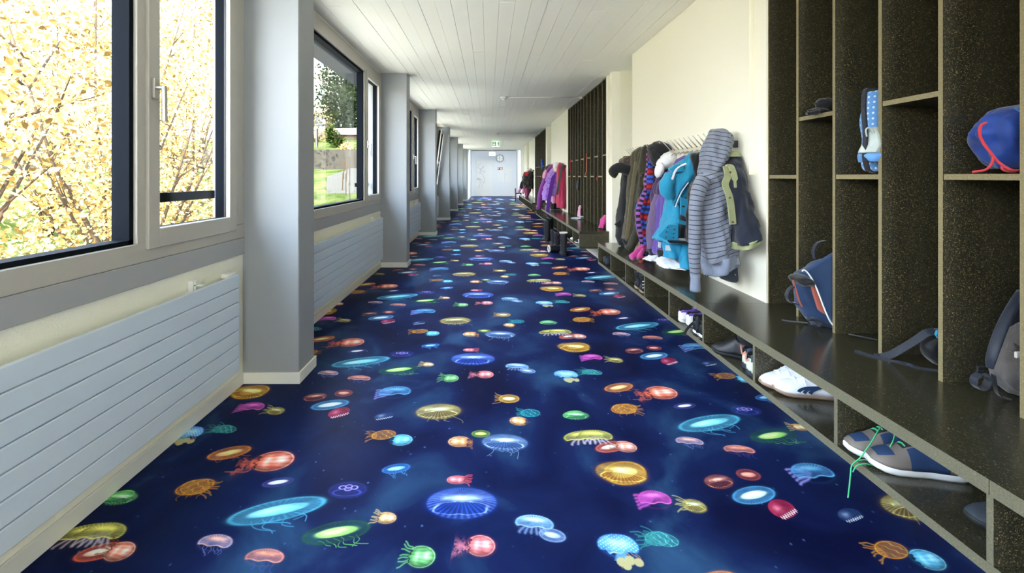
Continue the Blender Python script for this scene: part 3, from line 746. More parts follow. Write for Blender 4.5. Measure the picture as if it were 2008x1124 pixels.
def leaf_mat(name, c1, c2, trans=.35):
    m = bpy.data.materials.new(name); m.use_nodes = True; n = m.node_tree; p = n.nodes['Principled BSDF']; out = n.nodes['Material Output']
    g = nd(n, 'ShaderNodeObjectInfo'); geo = nd(n, 'ShaderNodeNewGeometry')
    r = nd(n, 'ShaderNodeValToRGB'); r.color_ramp.elements[0].color = (*[v*.30 for v in s2l(c1)], 1); r.color_ramp.elements[1].color = (*s2l(c2), 1)
    e_ = r.color_ramp.elements.new(.30); e_.color = (*s2l(c1), 1)
    n.links.new(geo.outputs['Random Per Island'], r.inputs[0]); n.links.new(r.outputs[0], p.inputs['Base Color']); p.inputs['Roughness'].default_value = .6
    t = nd(n, 'ShaderNodeBsdfTranslucent'); n.links.new(r.outputs[0], t.inputs[0]); x = nd(n, 'ShaderNodeMixShader'); x.inputs[0].default_value = trans
    n.links.new(p.outputs[0], x.inputs[1]); n.links.new(t.outputs[0], x.inputs[2]); n.links.new(x.outputs[0], out.inputs[0])
    return m
M['leaf_yellow'] = leaf_mat('autumn_leaves', (132, 104, 56), (196, 176, 122))
M['leaf_green'] = leaf_mat('green_leaves', (22, 38, 12), (58, 70, 26))
M['leaf_dark'] = leaf_mat('dark_leaves', (12, 22, 8), (34, 46, 18), .2)
M['bark'] = mat('bark', (62, 52, 42), .9, bump=(40, .6))
LEAF = [(0, 0, 0), (.28, -.25, .04), (.6, -.28, .07), (1, 0, -.02), (.6, .28, .07), (.28, .25, .04), (.5, 0, 0)]
LF = [(0, 1, 6), (1, 2, 6), (2, 3, 6), (3, 4, 6), (4, 5, 6), (5, 0, 6)]
def leaves(rnd, pos, size):
    lv = np.array(LEAF); n = len(pos); q = rnd.normal(size=(n, 4)); q /= np.linalg.norm(q, axis=1)[:, None]
    w, x, y, z = q.T
    Rm = np.stack([1-2*(y*y+z*z), 2*(x*y-z*w), 2*(x*z+y*w), 2*(x*y+z*w), 1-2*(x*x+z*z), 2*(y*z-x*w), 2*(x*z-y*w), 2*(y*z+x*w), 1-2*(x*x+y*y)], 1).reshape(n, 3, 3)
    s = size * rnd.uniform(.7, 1.35, n)
    P = np.einsum('nij,kj->nki', Rm, lv) * s[:, None, None] + pos[:, None, :]
    return P.reshape(-1, 3), [tuple(a + 7*i for a in f) for i in range(n) for f in LF]
def crown(rnd, n, c, r, lump=9):
    cs = rnd.normal(size=(lump, 3)); cs /= np.linalg.norm(cs, axis=1)[:, None]; cs *= rnd.uniform(.35, .8, lump)[:, None]
    k = rnd.randint(0, lump, n); d = rnd.normal(size=(n, 3)); d /= np.linalg.norm(d, axis=1)[:, None]
    p = cs[k] + d * (rnd.uniform(.12, .5, n))[:, None]
    return p * np.array(r) + np.array(c)
def shrub(name, label, cat, base, r, n, size, mt, seed, group, loose=0, trunk=.05, lift=0):
    rnd = np.random.RandomState(seed); t = thing(name, label, cat, base, 0, group)
    h = r[2]
    pos = crown(rnd, n, (0, 0, h * 1.0 + lift), r, 14)
    pos = pos[pos[:, 2] > .05 + lift]
    v, f = leaves(rnd, pos, size)
    tag(mk('foliage', v, f, mt, t), kind='stuff')
    m = MB(); rr = random.Random(seed)
    for k in range(7):
        a = rr.uniform(0, 6.28); tip = Vector((math.cos(a)*r[0]*.7, math.sin(a)*r[1]*.7, h*rr.uniform(1.0, 1.7) + lift))
        pts = [Vector((0, 0, 0)), tip*.25 + Vector((0, 0, h*.12)), tip*.6 + Vector((rr.uniform(-.1, .1), rr.uniform(-.1, .1), 0)), tip]
        m.tube(pts, [trunk, trunk*.7, trunk*.4, trunk*.15], 6)
        for q in range(3):
            b = pts[2] + (pts[3]-pts[2]) * rr.random(); e = b + Vector((rr.uniform(-.5, .5), rr.uniform(-.5, .5), rr.uniform(.1, .5)))
            m.tube([b, e], [trunk*.25, trunk*.08], 5)
    m.build('branches', M['bark'], t, smooth=True)
    for k in range(loose):
        # the biggest leaves on the side towards the corridor, one by one
        a = rr.uniform(-1.3, .6); z = rr.uniform(.25, 1.7) * h + lift
        p = Vector((math.cos(a)*r[0]*.95, math.sin(a)*r[1]*.95, z)); 
        lf = bpy.data.objects.new('leaf', LEAFME); C.objects.link(lf); lf.parent = t; lf.location = p
        lf.rotation_euler = (rr.uniform(0, 6.28), rr.uniform(0, 6.28), rr.uniform(0, 6.28)); lf.scale = [size*1.25]*3
    return t
LEAFME = bpy.data.meshes.new('leaf'); LEAFME.from_pydata(LEAF, [], LF); LEAFME.materials.append(M['leaf_yellow'])
G1 = 'autumn shrubs outside the nearest window'
SH = [((-4.6, 3.2), (1.6, 1.8, 1.9), 9500, .054, 'yellow-leaved shrub filling the left of the nearest window', 30),
      ((-4.9, 6.3), (1.5, 1.9, 2.0), 9500, .054, 'yellow-leaved shrub seen behind the narrow casement with the lever handle', 30),
      ((-7.2, 4.8), (2.0, 2.2, 3.4), 8500, .070, 'taller pale yellow shrub behind the two front autumn shrubs', 0),
      ((-7.0, 8.4), (1.8, 1.9, 3.3), 8500, .070, 'tall yellow shrub on the slope, right of the other tall one', 0),
      ((-3.7, 1.2), (1.1, 1.5, 1.4), 3200, .08, 'low yellow shrub at the bottom left of the nearest window', 0),
      ((-9.5, 6.0), (2.6, 3.2, 4.6), 5200, .13, 'tallest autumn tree behind the yellow shrubs', 0),
      ((-11.5, 12.0), (3.0, 3.2, 4.8), 4200, .15, 'pale autumn tree farthest back behind the yellow shrubs', 0),
      ((-8.1, 12.6), (2.3, 2.0, 3.1), 8000, .085, 'yellow tree filling the narrow casement above the handle', 0),
      ((-13.2, 20.5), (4.2, 3.0, 5.4), 6500, .16, 'large pale tree on the hillside seen through the narrow casement', 0),
      ((-5.2, -1.6), (1.6, 1.7, 2.0), 2600, .10, 'unseen yellow shrub added just left of the view to cut sky light', 0),  # this and the next: out of view, added to block sky light
      ((-5.4, -5.4), (1.8, 2.0, 2.2), 2600, .11, 'second unseen yellow shrub added farther left to cut sky light', 0)]
for i, ((x, y), r, n, s, lb, lo) in enumerate(SH):
    shrub('autumn_shrub' if i not in (5, 6, 7, 8) else 'autumn_tree', lb, 'shrub' if i not in (5, 6, 7, 8) else 'tree', (x, y, gz(x, y) - .15), r, n, s, M['leaf_yellow'], 40 + i, G1, lo, .05, .55)
shrub('green_shrub', 'green bramble low behind the dark guard bar of the casement', 'shrub', (-4.3, 6.6, gz(-4.3, 6.6)), (.6, .8, .85), 1500, .08, M['leaf_green'], 61, None, 0, .02)
# view from the second window: slope, stakes, path, retaining wall, house
M['concrete'] = mat('retaining_concrete', (52, 50, 45), .85, bump=(12, .3), var=(3, .2))
M['render'] = mat('house_render', (112, 110, 102), .8)
M['path'] = mat('pale_path', (64, 62, 56), .9, var=(4, .1))
rw = tag(box('retaining_wall', (-40, 26.0, -.7), (-5.8, 26.3, 2.72), M['concrete']), 'grey concrete retaining wall above the grassy slope', 'wall')
m = MB(); P = [(-7.0, 25.9), (-7.0, 22), (-5.8, 18.5), (-4.5, 15.5), (-3.5, 13)]
vv = []; 
for x, y in P: vv += [(x - .75, y, gz(x, y) + .06), (x + 1.1, y, gz(x, y) + .06)]
tag(mk('footpath', vv, [(2*i, 2*i+1, 2*i+3, 2*i+2) for i in range(len(P)-1)], M['path']), 'pale footpath running past the grassy slope', 'path')
for i in range(9):
    y = 16 + i * 1.05; x = -.302 * y - .15 * (i % 3)
    st = MB().tube([(0, 0, 0), (.03 * (i % 3 - 1), 0, .75 + .1 * (i % 2))], .022, 6).build('stake', M['bark'], origin=(0, 0, 0)); st.location = (x, y, gz(x, y) - .03)
    tag(st, ['first', 'second', 'third', 'fourth', 'fifth', 'sixth', 'seventh', 'eighth', 'ninth'][i] + ' thin wooden stake up the grassy slope, counted from the window', 'stake', 'stakes in the grassy slope')
for k_ in ('grass', 'bark', 'concrete', 'render', 'path', 'leaf_yellow', 'leaf_green', 'leaf_dark'): dull(M[k_])
def house(x0, x1, y, z0, z1, label, cols, roofc):
    t = thing('house', label, 'house', ((x0 + x1) / 2, y, z0)); w = (x1 - x0) / 2; h = z1 - z0
    box('wall', (-w, 0, -3), (w, 8, h), M['render'], t)
    rf = MB().prism([(-w - .5, -.5, h), (w + .5, -.5, h), (w + .5, 8.5, h), (-w - .5, 8.5, h)], (0, 0, .25)); rf.build('roof', mat('roof_' + label[:6], roofc, .8), t)
    for fl_ in range(int(h // 3)):
        for k in range(cols):
            x = -w + (k + .5) * 2 * w / cols; z = .9 + fl_ * 3.0
            f = box('window', (x - .62, -.05, z), (x + .62, .02, z + 1.6), M['render'], t); box('pane', (x - .52, -.07, z + .1), (x + .52, -.04, z + 1.5), M['house_glass'], f)
        b = MB().box((-w, -1.5, 2.75 + fl_ * 0 - .12), (w, 0, 2.75)) if fl_ == 0 else None
        if b: b.build('balcony', M['render'], t)
    rl = MB().tube([(-w, -1.45, 3.7), (w, -1.45, 3.7)], .03, 6)
    for k in range(12): rl.tube([(-w + k*2*w/11, -1.45, 2.75), (-w + k*2*w/11, -1.45, 3.7)], .02, 4)
    rl.build('railing', M['white_plastic'], t)
    for k in range(3): box('post', (-w + .3 + k*(w - .35), -1.45, -2.5), (-w + .5 + k*(w - .35), -1.3, 2.65), M['render'], t)
    return t
M['house_glass'] = mat('house_window', (90, 96, 104), .1)
house(-26, -15.3, 45, 4.6, 16.4, 'white two-storey house with balcony beyond the second window', 5, (150, 120, 100))
house(-16, -7.4, 64, 4.6, 11.5, 'distant pale house seen through the third window', 4, (140, 110, 96))
# garage with a white flat roof, and the bright drive in front of it
t = thing('garage', 'low garage with a broad white flat roof above the grass bank', 'garage', (-11.5, 36, 3.7))
box('wall', (-3.4, .2, -1), (2.2, 5, .75), mat('garage_wall', (150, 128, 104), .8), t); box('roof', (-4.8, -.6, .72), (2.6, 6, 1.22), M['render'], t)
for k in range(3): box('post', (-3.2 + 2.4*k, -.4, -1), (-3.0 + 2.4*k, -.2, .74), M['render'], t)
T2 = 'trees and bushes beyond the second window'
shrub('broadleaf_tree', 'dark green tree beside the white house', 'tree', (-12.8, 41, 3.0), (2.9, 2.6, 4.4), 6200, .24, M['leaf_dark'], 71, T2, 0, .12)
shrub('bush', 'brownish bush above the retaining wall', 'shrub', (-9.9, 29.5, 2.9), (.8, .8, .8), 1500, .13, M['leaf_green'], 72, T2, 0, .02)
shrub('bush', 'small bush at the end of the retaining wall beside the first bush', 'shrub', (-8.6, 27.6, 2.5), (.5, .5, .4), 600, .11, M['leaf_yellow'], 73, T2, 0, .02)
shrub('bare_tree', 'thin yellowing tree in front of the white house', 'tree', (-12.6, 33.5, 3.2), (1.5, 1.5, 1.5), 700, .13, M['leaf_yellow'], 74, T2, 0, .05)
shrub('broadleaf_tree', 'dark tree right of the garage', 'tree', (-10.0, 49, 4.0), (2.4, 2.4, 3.6), 2600, .3, M['leaf_green'], 75, T2, 0, .12)
shrub('broadleaf_tree', 'dark tree outside the farther windows', 'tree', (-6.2, 52, 4.6), (2.6, 2.6, 3.2), 2600, .34, M['leaf_dark'], 76, T2, 0, .12)
shrub('bush', 'green bush outside the third window', 'shrub', (-5.2, 29, 2.8), (1.2, 1.2, 1.2), 1500, .16, M['leaf_green'], 77, T2, 0, .02)
# ------------------------------------------------------------------ ceiling and wall fittings
M['sign_white'] = mat('sign_white', (236, 238, 234), .4)
M['sign_green'] = mat('sign_green', (34, 150, 62), .4)
M['sign_red'] = mat('sign_red', (168, 32, 42), .4)
M['ink'] = mat('ink_black', (24, 26, 28), .5)
def lit(nm, c, e):
    m = mat(nm, c, .4); p = m.node_tree.nodes['Principled BSDF']; p.inputs['Emission Color'].default_value = (*s2l(c), 1); p.inputs['Emission Strength'].default_value = e; return m
M['exit_white'] = lit('backlit_white', (240, 244, 238), .15); M['exit_green'] = lit('backlit_green', (20, 150, 50), .10)
def detector(x, y, label):
    t = thing('smoke_detector', label, 'smoke detector', (x, y, H), 0, 'smoke detectors on the ceiling')
    MB().tube([(0, 0, 0), (0, 0, -.028), (0, 0, -.034)], [.062, .062, .050], 20).build('base', M['white_plastic'], t, bevel=.002)
    MB().tube([(0, 0, -.033), (0, 0, -.060), (0, 0, -.066)], [.040, .036, .022], 18).build('sensor', M['white_plastic'], t, smooth=True)
    MB().tube([(.05, 0, -.010), (XR - x - .002, 0, -.010)], .0085, 8).build('conduit', M['white_plastic'], t, smooth=True)
    MB().box((XR - x - .05, -.02, -.035), (XR - x - .001, .02, -.002)).build('junction_box', M['white_plastic'], t, bevel=.003)
detector(.262, 7.85, 'nearer white smoke detector with a cable tube running to the right wall')
detector(.285, 14.4, 'farther white smoke detector, just in front of the green exit sign')
def flat(name, pts, m, parent, y=-.003, th=.003):
    return MB().prism([(p[0], y, p[1]) for p in pts], (0, th, 0)).build(name, m, parent)
def man(t, x0, z0, s, m, sx=1):
    o = MB(); y = -.0075
    def q(pts): o.prism([(x0 + sx*p[0]*s, y, z0 + p[1]*s) for p in pts], (0, .003, 0))
    q([(.46, .98), (.54, .98), (.58, .92), (.54, .84), (.46, .84), (.42, .91)])
    q([(.34, .80), (.54, .82), (.50, .48), (.36, .46)]); q([(.36, .80), (.14, .66), (.12, .56), (.18, .56), (.38, .70)]); q([(.52, .80), (.76, .64), (.74, .56), (.50, .70)])
    q([(.36, .48), (.26, .28), (.06, .20), (.06, .12), (.32, .18), (.46, .44)]); q([(.42, .50), (.60, .34), (.58, .04), (.68, .04), (.70, .38), (.50, .52)])
    o.build('running_figure', m, t)
# exit sign over the corridor: white box, green arrow field, figure field
t = thing('exit_sign', 'larger green exit sign with a down arrow, hanging from the corridor ceiling', 'sign', (.267, 17.0, 2.30))
MB().box((-.135, 0, 0), (.135, .05, .21)).build('housing', M['exit_white'], t, bevel=.008)
MB().tube([(0, .025, .21), (0, .025, .262)], .008, 8).tube([(-.15, .025, .246), (.6, .025, .250)], .006, 6).build('mounting', M['white_plastic'], t)
flat('green_field', [(-.122, .025), (.0, .025), (.0, .185), (-.122, .185)], M['exit_green'], t); 
flat('arrow', [(-.075, .17), (-.050, .17), (-.050, .09), (-.022, .09), (-.0625, .035), (-.103, .09), (-.075, .09)], M['exit_white'], t, y=-.006)
flat('doorway', [(.004, .025), (.122, .025), (.122, .185), (.004, .185)], M['exit_green'], t)
flat('doorway_opening', [(.018, .030), (.092, .030), (.092, .178), (.018, .178)], M['exit_white'], t, y=-.005, th=.002)
man(t, .022, .035, .13, M['exit_green'])
MB().box((-.03, .01, -.016), (.03, .04, 0)).build('indicator', M['dark_metal'], t)
t = thing('exit_sign', 'smaller white-framed green exit sign in front of the far wall', 'sign', (.205, 26.0, 2.37))
MB().box((-.175, 0, 0), (.175, .06, .20)).build('housing', M['exit_white'], t, bevel=.02)
MB().tube([(0, .03, .20), (0, .03, .53)], .01, 8).build('mounting', M['white_plastic'], t)
flat('green_field', [(-.01, .03), (.14, .03), (.14, .17), (-.01, .17)], M['exit_green'], t)
flat('arrow', [(.125, .115), (.125, .085), (.075, .085), (.075, .055), (.02, .10), (.075, .145), (.075, .115)], M['exit_white'], t, y=-.006)
flat('doorway', [(-.14, .03), (-.05, .03), (-.05, .17), (-.14, .17)], M['exit_green'], t, y=-.0035); flat('doorway_opening', [(-.13, .035), (-.06, .035), (-.06, .163), (-.13, .163)], M['exit_white'], t, y=-.005, th=.002)
man(t, -.135, .04, .11, M['exit_green'])
# wall clock, half past eleven
t = thing('wall_clock', 'round white wall clock with black rim and ticks beside the far door', 'clock', (.685, YEND - .002, 2.30))
rim = MB(); n = 40
for i in range(n):
    a, b = 2*math.pi*i/n, 2*math.pi*(i+1)/n
    rim.prism([(.235*math.cos(a), -.05, .235*math.sin(a)), (.235*math.cos(b), -.05, .235*math.sin(b)), (.210*math.cos(b), -.05, .210*math.sin(b)), (.210*math.cos(a), -.05, .210*math.sin(a))][::-1], (0, .05, 0))
rim.build('rim', M['ink'], t)
MB().prism([(.212*math.cos(2*math.pi*i/n), -.03, .212*math.sin(2*math.pi*i/n)) for i in range(n)], (0, .03, 0)).build('dial', M['sign_white'], t)
for i in range(12):
    a = math.pi*i/6; w = .008 if i % 3 else .013
    c, s = math.sin(a), math.cos(a); r0, r1 = (.155 if i % 3 else .14), .200
    MB().prism([(c*r0 - s*w, -.034, s*r0 + c*w), (c*r1 - s*w, -.034, s*r1 + c*w), (c*r1 + s*w, -.034, s*r1 - c*w), (c*r0 + s*w, -.034, s*r0 - c*w)], (0, .004, 0)).build('tick', M['ink'], t)
for nm, a, l, w in (('hour_hand', math.radians(345), .135, .013), ('minute_hand', math.radians(180), .195, .010)):
    c, s = math.sin(a), math.cos(a)
    MB().prism([(-c*.04 - s*w, -.040, -s*.04 + c*w), (c*l - s*w*.6, -.040, s*l + c*w*.6), (c*l + s*w*.6, -.040, s*l - c*w*.6), (-c*.04 + s*w, -.040, -s*.04 - c*w)], (0, .004, 0)).build(nm, M['ink'], t)
t = thing('wall_sign', 'small red fire equipment sign with white symbols below the clock', 'sign', (.71, YEND - .001, 1.60))
MB().box((-.155, -.012, 0), (.155, 0, .15)).build('plate', M['sign_red'], t, bevel=.002)
flat('flag_symbol', [(-.125, .03), (-.11, .03), (-.11, .07), (-.05, .095), (-.11, .125), (-.125, .125)], M['sign_white'], t, y=-.015)
flat('extinguisher_symbol', [(.02, .02), (.075, .02), (.075, .095), (.055, .11), (.055, .13), (.03, .13), (.03, .11), (.02, .095)], M['sign_white'], t, y=-.015)
flat('flame_symbol', [(.095, .03), (.13, .03), (.135, .07), (.115, .12), (.105, .08), (.09, .07)], M['sign_white'], t, y=-.015)
# black chair at the far end
t = thing('chair', 'small black chair past the end of the farthest bench', 'chair', (1.46, 22.3, 0))
bk = M['black_plastic']
MB().box((-.16, -.16, .36), (.13, .14, .40)).build('seat', bk, t, bevel=.01)
MB().box((-.18, -.17, .40), (-.14, .15, .62)).build('backrest', bk, t, bevel=.01)
for a, b in ((-.15, -.14), (.11, -.14), (-.15, .12), (.11, .12)): MB().tube([(a, b, 0), (a, b, .37)], .016, 8).build('leg', bk, t)

# ------------------------------------------------------------------ cloth lofts
def loft(name, rows, mats, parent, folds=((5, .10), (9, .05)), seed=1, nr=26, ns=60, wr=.006, wf=9., shear=0, mfn=None, smooth=True, close=True, Y=None, ramp=.35):
    """rows: (px, py, Y, half-width px, half-depth m[, hem tilt m]) read off the picture at depth Y; rings are horizontal"""
    rr = random.Random(seed); nr = int(nr * 1.5)
    rows = [tuple(r) + (0,) * (6 - len(r)) for r in rows]
    R_ = []
    for px, py, yy, a, b, tl in rows:
        p = W(px, py, yy); R_.append((p.x, p.y, p.z, a * yy / FOC, b, tl))
    P = catmull(R_, nr); ph = [(k, am * 1.5, rr.uniform(0, 6.28), rr.uniform(-2.2, 2.2)) for k, am in folds]
    V, UV, Fc, mi = [], [], [], []; vl = 0; off = Vector((seed * 3.1, seed * 1.7, 0))
    mean = sum(abs(p[3]) + abs(p[4]) for p in P) / len(P) / 2
    for i, p in enumerate(P):
        s = i / (nr - 1)
        if i: vl += math.dist(p[:3], P[i-1][:3])
        g = ramp + (1 - ramp) * s
        for j in range(ns):
            th = 2 * math.pi * j / ns; c, q = math.cos(th), math.sin(th)
            f = 1 + sum(am * g * math.sin(k * th + f0 + d * s) for k, am, f0, d in ph)
            A, B = max(p[3], .002), max(p[4], .002)
            v = Vector((p[0] + A * c * f, p[1] + B * q * f, p[2] + p[5] * c))
            nz = noise.noise((v * wf) + off) + .5 * noise.noise((v * wf * 2.3) + off)
            k2 = min(1, min(A, B) / .03)
            cr = 1 - 2.6 * abs(noise.noise(Vector((v.x * 13, v.y * 13, v.z * 4.2)) + off)); cr2 = 1 - 2.6 * abs(noise.noise(Vector((v.x * 26, v.y * 26, v.z * 9)) - off))
            v += Vector((c, q, 0)) * (nz * 1.7 + cr * 1.5 + cr2 * .6) * wr * k2
            V.append(v); UV.append((th / (2*math.pi) * 2 * math.pi * mean, vl + shear * A * c))
    for i in range(nr - 1):
        for j in range(ns):
            j2 = (j + 1) % ns
            Fc.append((i*ns+j, (i+1)*ns+j, (i+1)*ns+j2, i*ns+j2)); mi.append(mfn(j / ns, i / (nr - 1)) if mfn else 0)
    if close:
        n = len(V); Pb = P[-1]
        for j in range(ns):
            v = V[(nr-1)*ns+j]; V.append(Vector((Pb[0] + (v.x-Pb[0])*.8, Pb[1] + (v.y-Pb[1])*.8, v.z + .012))); UV.append(UV[(nr-1)*ns+j])
        for j in range(ns):
            j2 = (j+1) % ns; Fc.append(((nr-1)*ns+j, n+j, n+j2, (nr-1)*ns+j2)); mi.append(mi[-1])
        Fc.append(tuple(n + j for j in range(ns))[::-1]); mi.append(mi[-1])
        Fc.append(tuple(range(ns))); mi.append(mi[0])
    # loop uvs so that the seam does not smear
    L = []
    for f in Fc:
        js = [k % ns for k in f]; wrap = (max(js) - min(js) > ns // 2) and len(f) == 4
        for k in f:
            u, v = UV[k]
            if wrap and (k % ns) == 0: u += 2 * math.pi * mean
            L.append((u, v))
    return mk(name, V, Fc, mats, parent, smooth, mi, uvs=L)
def pipe(name, pts, r, mt, parent, n=24, seg=14, wr=.0, flat_=None, seed=3):
    """round limb or cord through world points; r number or list"""
    P = catmull(pts, n); k = len(P)
    rl = r if isinstance(r, (list, tuple)) else [r] * len(pts)
    RR = [float(np.interp(i / (k-1) * (len(pts)-1), range(len(pts)), rl)) for i in range(k)]
    m = MB().tube([Vector(p) for p in P], RR, seg, flat=flat_)
    if wr:
        for i, v in enumerate(m.v): m.v[i] = v + Vector((noise.noise(v*14), noise.noise(v*14 + Vector((5, 0, 0))), noise.noise(v*14 + Vector((0, 9, 0))))) * wr
    return m.build(name, mt, parent, smooth=True)
def band(name, pts, w, mt, parent, th=.004, side=(0, 1, 0), n=18):
    return MB().strap([Vector(p) for p in catmull(pts, n)], w, th, side).build(name, mt, parent)
def sheet(name, poly, Y, th, mt, parent, bevel=.002):
    """flat cloth piece: picture outline at depth Y with real thickness towards the viewer"""
    pts = [W(x, y, Y) for x, y in poly]
    a = sum((pts[i-1].x*pts[i].z - pts[i].x*pts[i-1].z) for i in range(len(pts)))
    if a < 0: pts = pts[::-1]
    return MB().prism(pts, (0, -th, 0)).build(name, mt, parent, bevel=bevel)
def blob(name, c, r, mt, parent, seed=1, amp=.08, f=6., seg=22, rot=(0, 0, 0), squash=None):
    bm = bmesh.new(); bmesh.ops.create_uvsphere(bm, u_segments=seg, v_segments=seg // 2 + 2, radius=1)
    for v in bm.verts:
        k = 1 + amp * noise.noise(v.co * f * .5 + Vector((seed, 0, 0))) * 2
        v.co = Vector((v.co.x * r[0], v.co.y * r[1], v.co.z * r[2])) * k
        if squash is not None and v.co.z < squash: v.co.z = squash
    me = bpy.data.meshes.new(name); bm.to_mesh(me); bm.free(); me.materials.append(mt)
    me.polygons.foreach_set('use_smooth', [True] * len(me.polygons))
    o = bpy.data.objects.new(name, me); C.objects.link(o); o.location = c; o.rotation_euler = rot; o.parent = parent
    return o
def button(c, r, mt, parent, ax=(0, -1, 0)):
    c = Vector(c); a = Vector(ax); return MB().tube([c, c + a * .003], r, 8).build('button', mt, parent)
def uvmat(name, fn, rough=.85, bump=(11, .5)):
    m = bpy.data.materials.new(name); m.use_nodes = True; n = m.node_tree; p = n.nodes['Principled BSDF']
    uv = nd(n, 'ShaderNodeUVMap'); s = nd(n, 'ShaderNodeSeparateXYZ'); n.links.new(uv.outputs[0], s.inputs[0])
    n.links.new(fn(n, s.outputs[0], s.outputs[1]), p.inputs['Base Color']); p.inputs['Roughness'].default_value = rough
    p.inputs['Sheen Weight'].default_value = .2; p.inputs['Specular IOR Level'].default_value = .3
    co = nd(n, 'ShaderNodeTexCoord'); t = nd(n, 'ShaderNodeTexNoise'); t.inputs['Scale'].default_value = bump[0]; t.inputs['Detail'].default_value = 5
    b = nd(n, 'ShaderNodeBump'); b.inputs['Strength'].default_value = bump[1]; b.inputs['Distance'].default_value = .03
    n.links.new(co.outputs['Object'], t.inputs['Vector']); n.links.new(t.outputs[0], b.inputs['Height']); n.links.new(b.outputs[0], p.inputs['Normal'])
    return m
def stripes(n, u, v):
    f = mth(n, 'LESS_THAN', mth(n, 'FRACT', mth(n, 'MULTIPLY', v, 1/.0285)), .16)
    ns = nd(n, 'ShaderNodeTexNoise'); ns.inputs['Scale'].default_value = 60
    g = mixc(n, ns.outputs[0], s2l((104, 111, 126)), s2l((134, 141, 157)))
    return mixc(n, f, g, s2l((46, 46, 58)))
def plaid(n, u, v):
    k = 1/.046
    a = mth(n, 'GREATER_THAN', mth(n, 'FRACT', mth(n, 'MULTIPLY', u, k/2)), .5); b = mth(n, 'GREATER_THAN', mth(n, 'FRACT', mth(n, 'MULTIPLY', v, k)), .5)
    c = mth(n, 'GREATER_THAN', mth(n, 'FRACT', mth(n, 'MULTIPLY', v, k/3)), .5)
    red = mixc(n, b, s2l((186, 40, 56)), s2l((120, 24, 38))); blue = mixc(n, b, s2l((52, 96, 206)), s2l((34, 46, 104)))
    x = mixc(n, c, blue, red); black = mixc(n, b, s2l((28, 24, 30)), s2l((140, 84, 160)))
    return mixc(n, a, x, black)
M['stripe'] = uvmat('striped_jersey', stripes); M['plaid'] = uvmat('plaid_flannel', plaid)
F_ = lambda nm, c, **k: M.setdefault(nm, fab(nm, c, **k))
F_('grey_rib', (128, 138, 158)); F_('grey_lining', (176, 184, 196)); F_('black_wool', (34, 35, 38)); F_('black_cloth', (24, 24, 28)); F_('brown_fur', (92, 78, 66), ws=60, wr=1.)
F_('olive', (72, 66, 48)); F_('olive_light', (112, 106, 80)); F_('olive_dark', (54, 52, 40)); F_('white_knit', (232, 232, 234)); F_('white_cloth', (226, 230, 236))
F_('aubergine', (68, 50, 86)); F_('mauve', (104, 86, 120)); F_('purple', (92, 68, 148)); F_('turquoise', (34, 138, 176), ws=7); F_('turq_dark', (22, 96, 132)); F_('navy', (31, 37, 52), ws=7)
F_('sage', (146, 152, 112)); F_('slate', (64, 70, 84)); F_('pink', (196, 62, 140)); F_('orange', (226, 110, 70)); F_('plum', (124, 48, 132)); F_('violet', (96, 44, 150)); F_('lilac', (158, 118, 200), ws=14, wr=.8)
F_('crimson', (170, 40, 78)); F_('rose', (224, 160, 190)); F_('red', (190, 34, 48)); F_('charcoal', (84, 84, 86)); F_('cream', (230, 220, 196)); F_('silver', (160, 166, 180), rough=.4); F_('blue', (36, 74, 170))
M['copper'] = mat('copper_snap', (140, 92, 66), .35, metal=.8)

G1 = 'garments on the near coat rack'
def garment(name, label, cat, px, py, Y, group=G1):
    # the empty sits at the hanging point; meshes are built in world space and moved back under it
    t = thing(name, label, cat, W(px, py, Y), 0, group); return t
def settle(t):
    for c in t.children: c.location = Vector(c.location) - Vector(t.location)
# 1 black coat with fur
t = garment('coat', 'black coat with a brown fur collar and curled sleeve, far end of the near rack', 'coat', 1238, 306, 4.86)
loft('body', [(1236, 309, 4.86, 4, .03), (1234, 318, 4.86, 12, .08), (1235, 345, 4.86, 14, .11), (1232, 390, 4.84, 16, .12), (1229, 435, 4.82, 16, .13), (1227, 462, 4.8, 14, .13), (1229, 481, 4.8, 11, .11)], M['black_wool'], t, ((4, .12), (7, .07)), 2)
loft('collar', [(1232, 306, 4.80, 5, .03), (1229, 312, 4.80, 11, .06), (1229, 324, 4.79, 13, .07), (1236, 336, 4.79, 12, .06)], M['brown_fur'], t, ((11, .08),), 3, nr=14, wr=.010, wf=22)
pipe('sleeve', [W(1250, 344, 4.7), W(1238, 336, 4.68), W(1222, 330, 4.66), (W(1208, 331, 4.66)), W(1202, 339, 4.66), W(1209, 345, 4.66)], [.045, .055, .055, .052, .045, .030], M['black_wool'], t, wr=.008)
sheet('pocket_flap', [(1216, 430), (1204, 440), (1212, 446), (1217, 444)], 4.70, .02, M['black_wool'], t); sheet('tag', [(1224, 424), (1228, 424), (1227, 433), (1225, 433)], 4.66, .004, M['white_cloth'], t); settle(t)
# 2 olive coat
t = garment('coat', 'long olive brown coat with a pale placket beside the black fur-collared coat', 'coat', 1258, 288, 4.6)
loft('body', [(1257, 288, 4.6, 3, .03), (1253, 300, 4.6, 11, .08), (1252, 320, 4.6, 12, .10), (1248, 360, 4.58, 13, .12), (1247, 400, 4.56, 14, .12), (1243, 440, 4.54, 15, .13), (1240, 470, 4.52, 16, .13)], M['olive'], t, ((4, .13), (9, .06)), 5)
band('placket', [W(1249, 318, 4.46), W(1243, 350, 4.42), W(1238, 392, 4.41), W(1233, 440, 4.39), W(1228, 468, 4.39)], .035, M['olive_light'], t, .012, (1, 0, 0))
pipe('sleeve', [W(1260, 330, 4.45), W(1262, 370, 4.42), W(1258, 420, 4.4), W(1250, 455, 4.38), W(1238, 480, 4.36), W(1231, 489, 4.36)], [.05, .05, .045, .045, .045, .04], M['olive_dark'], t, wr=.012); settle(t)
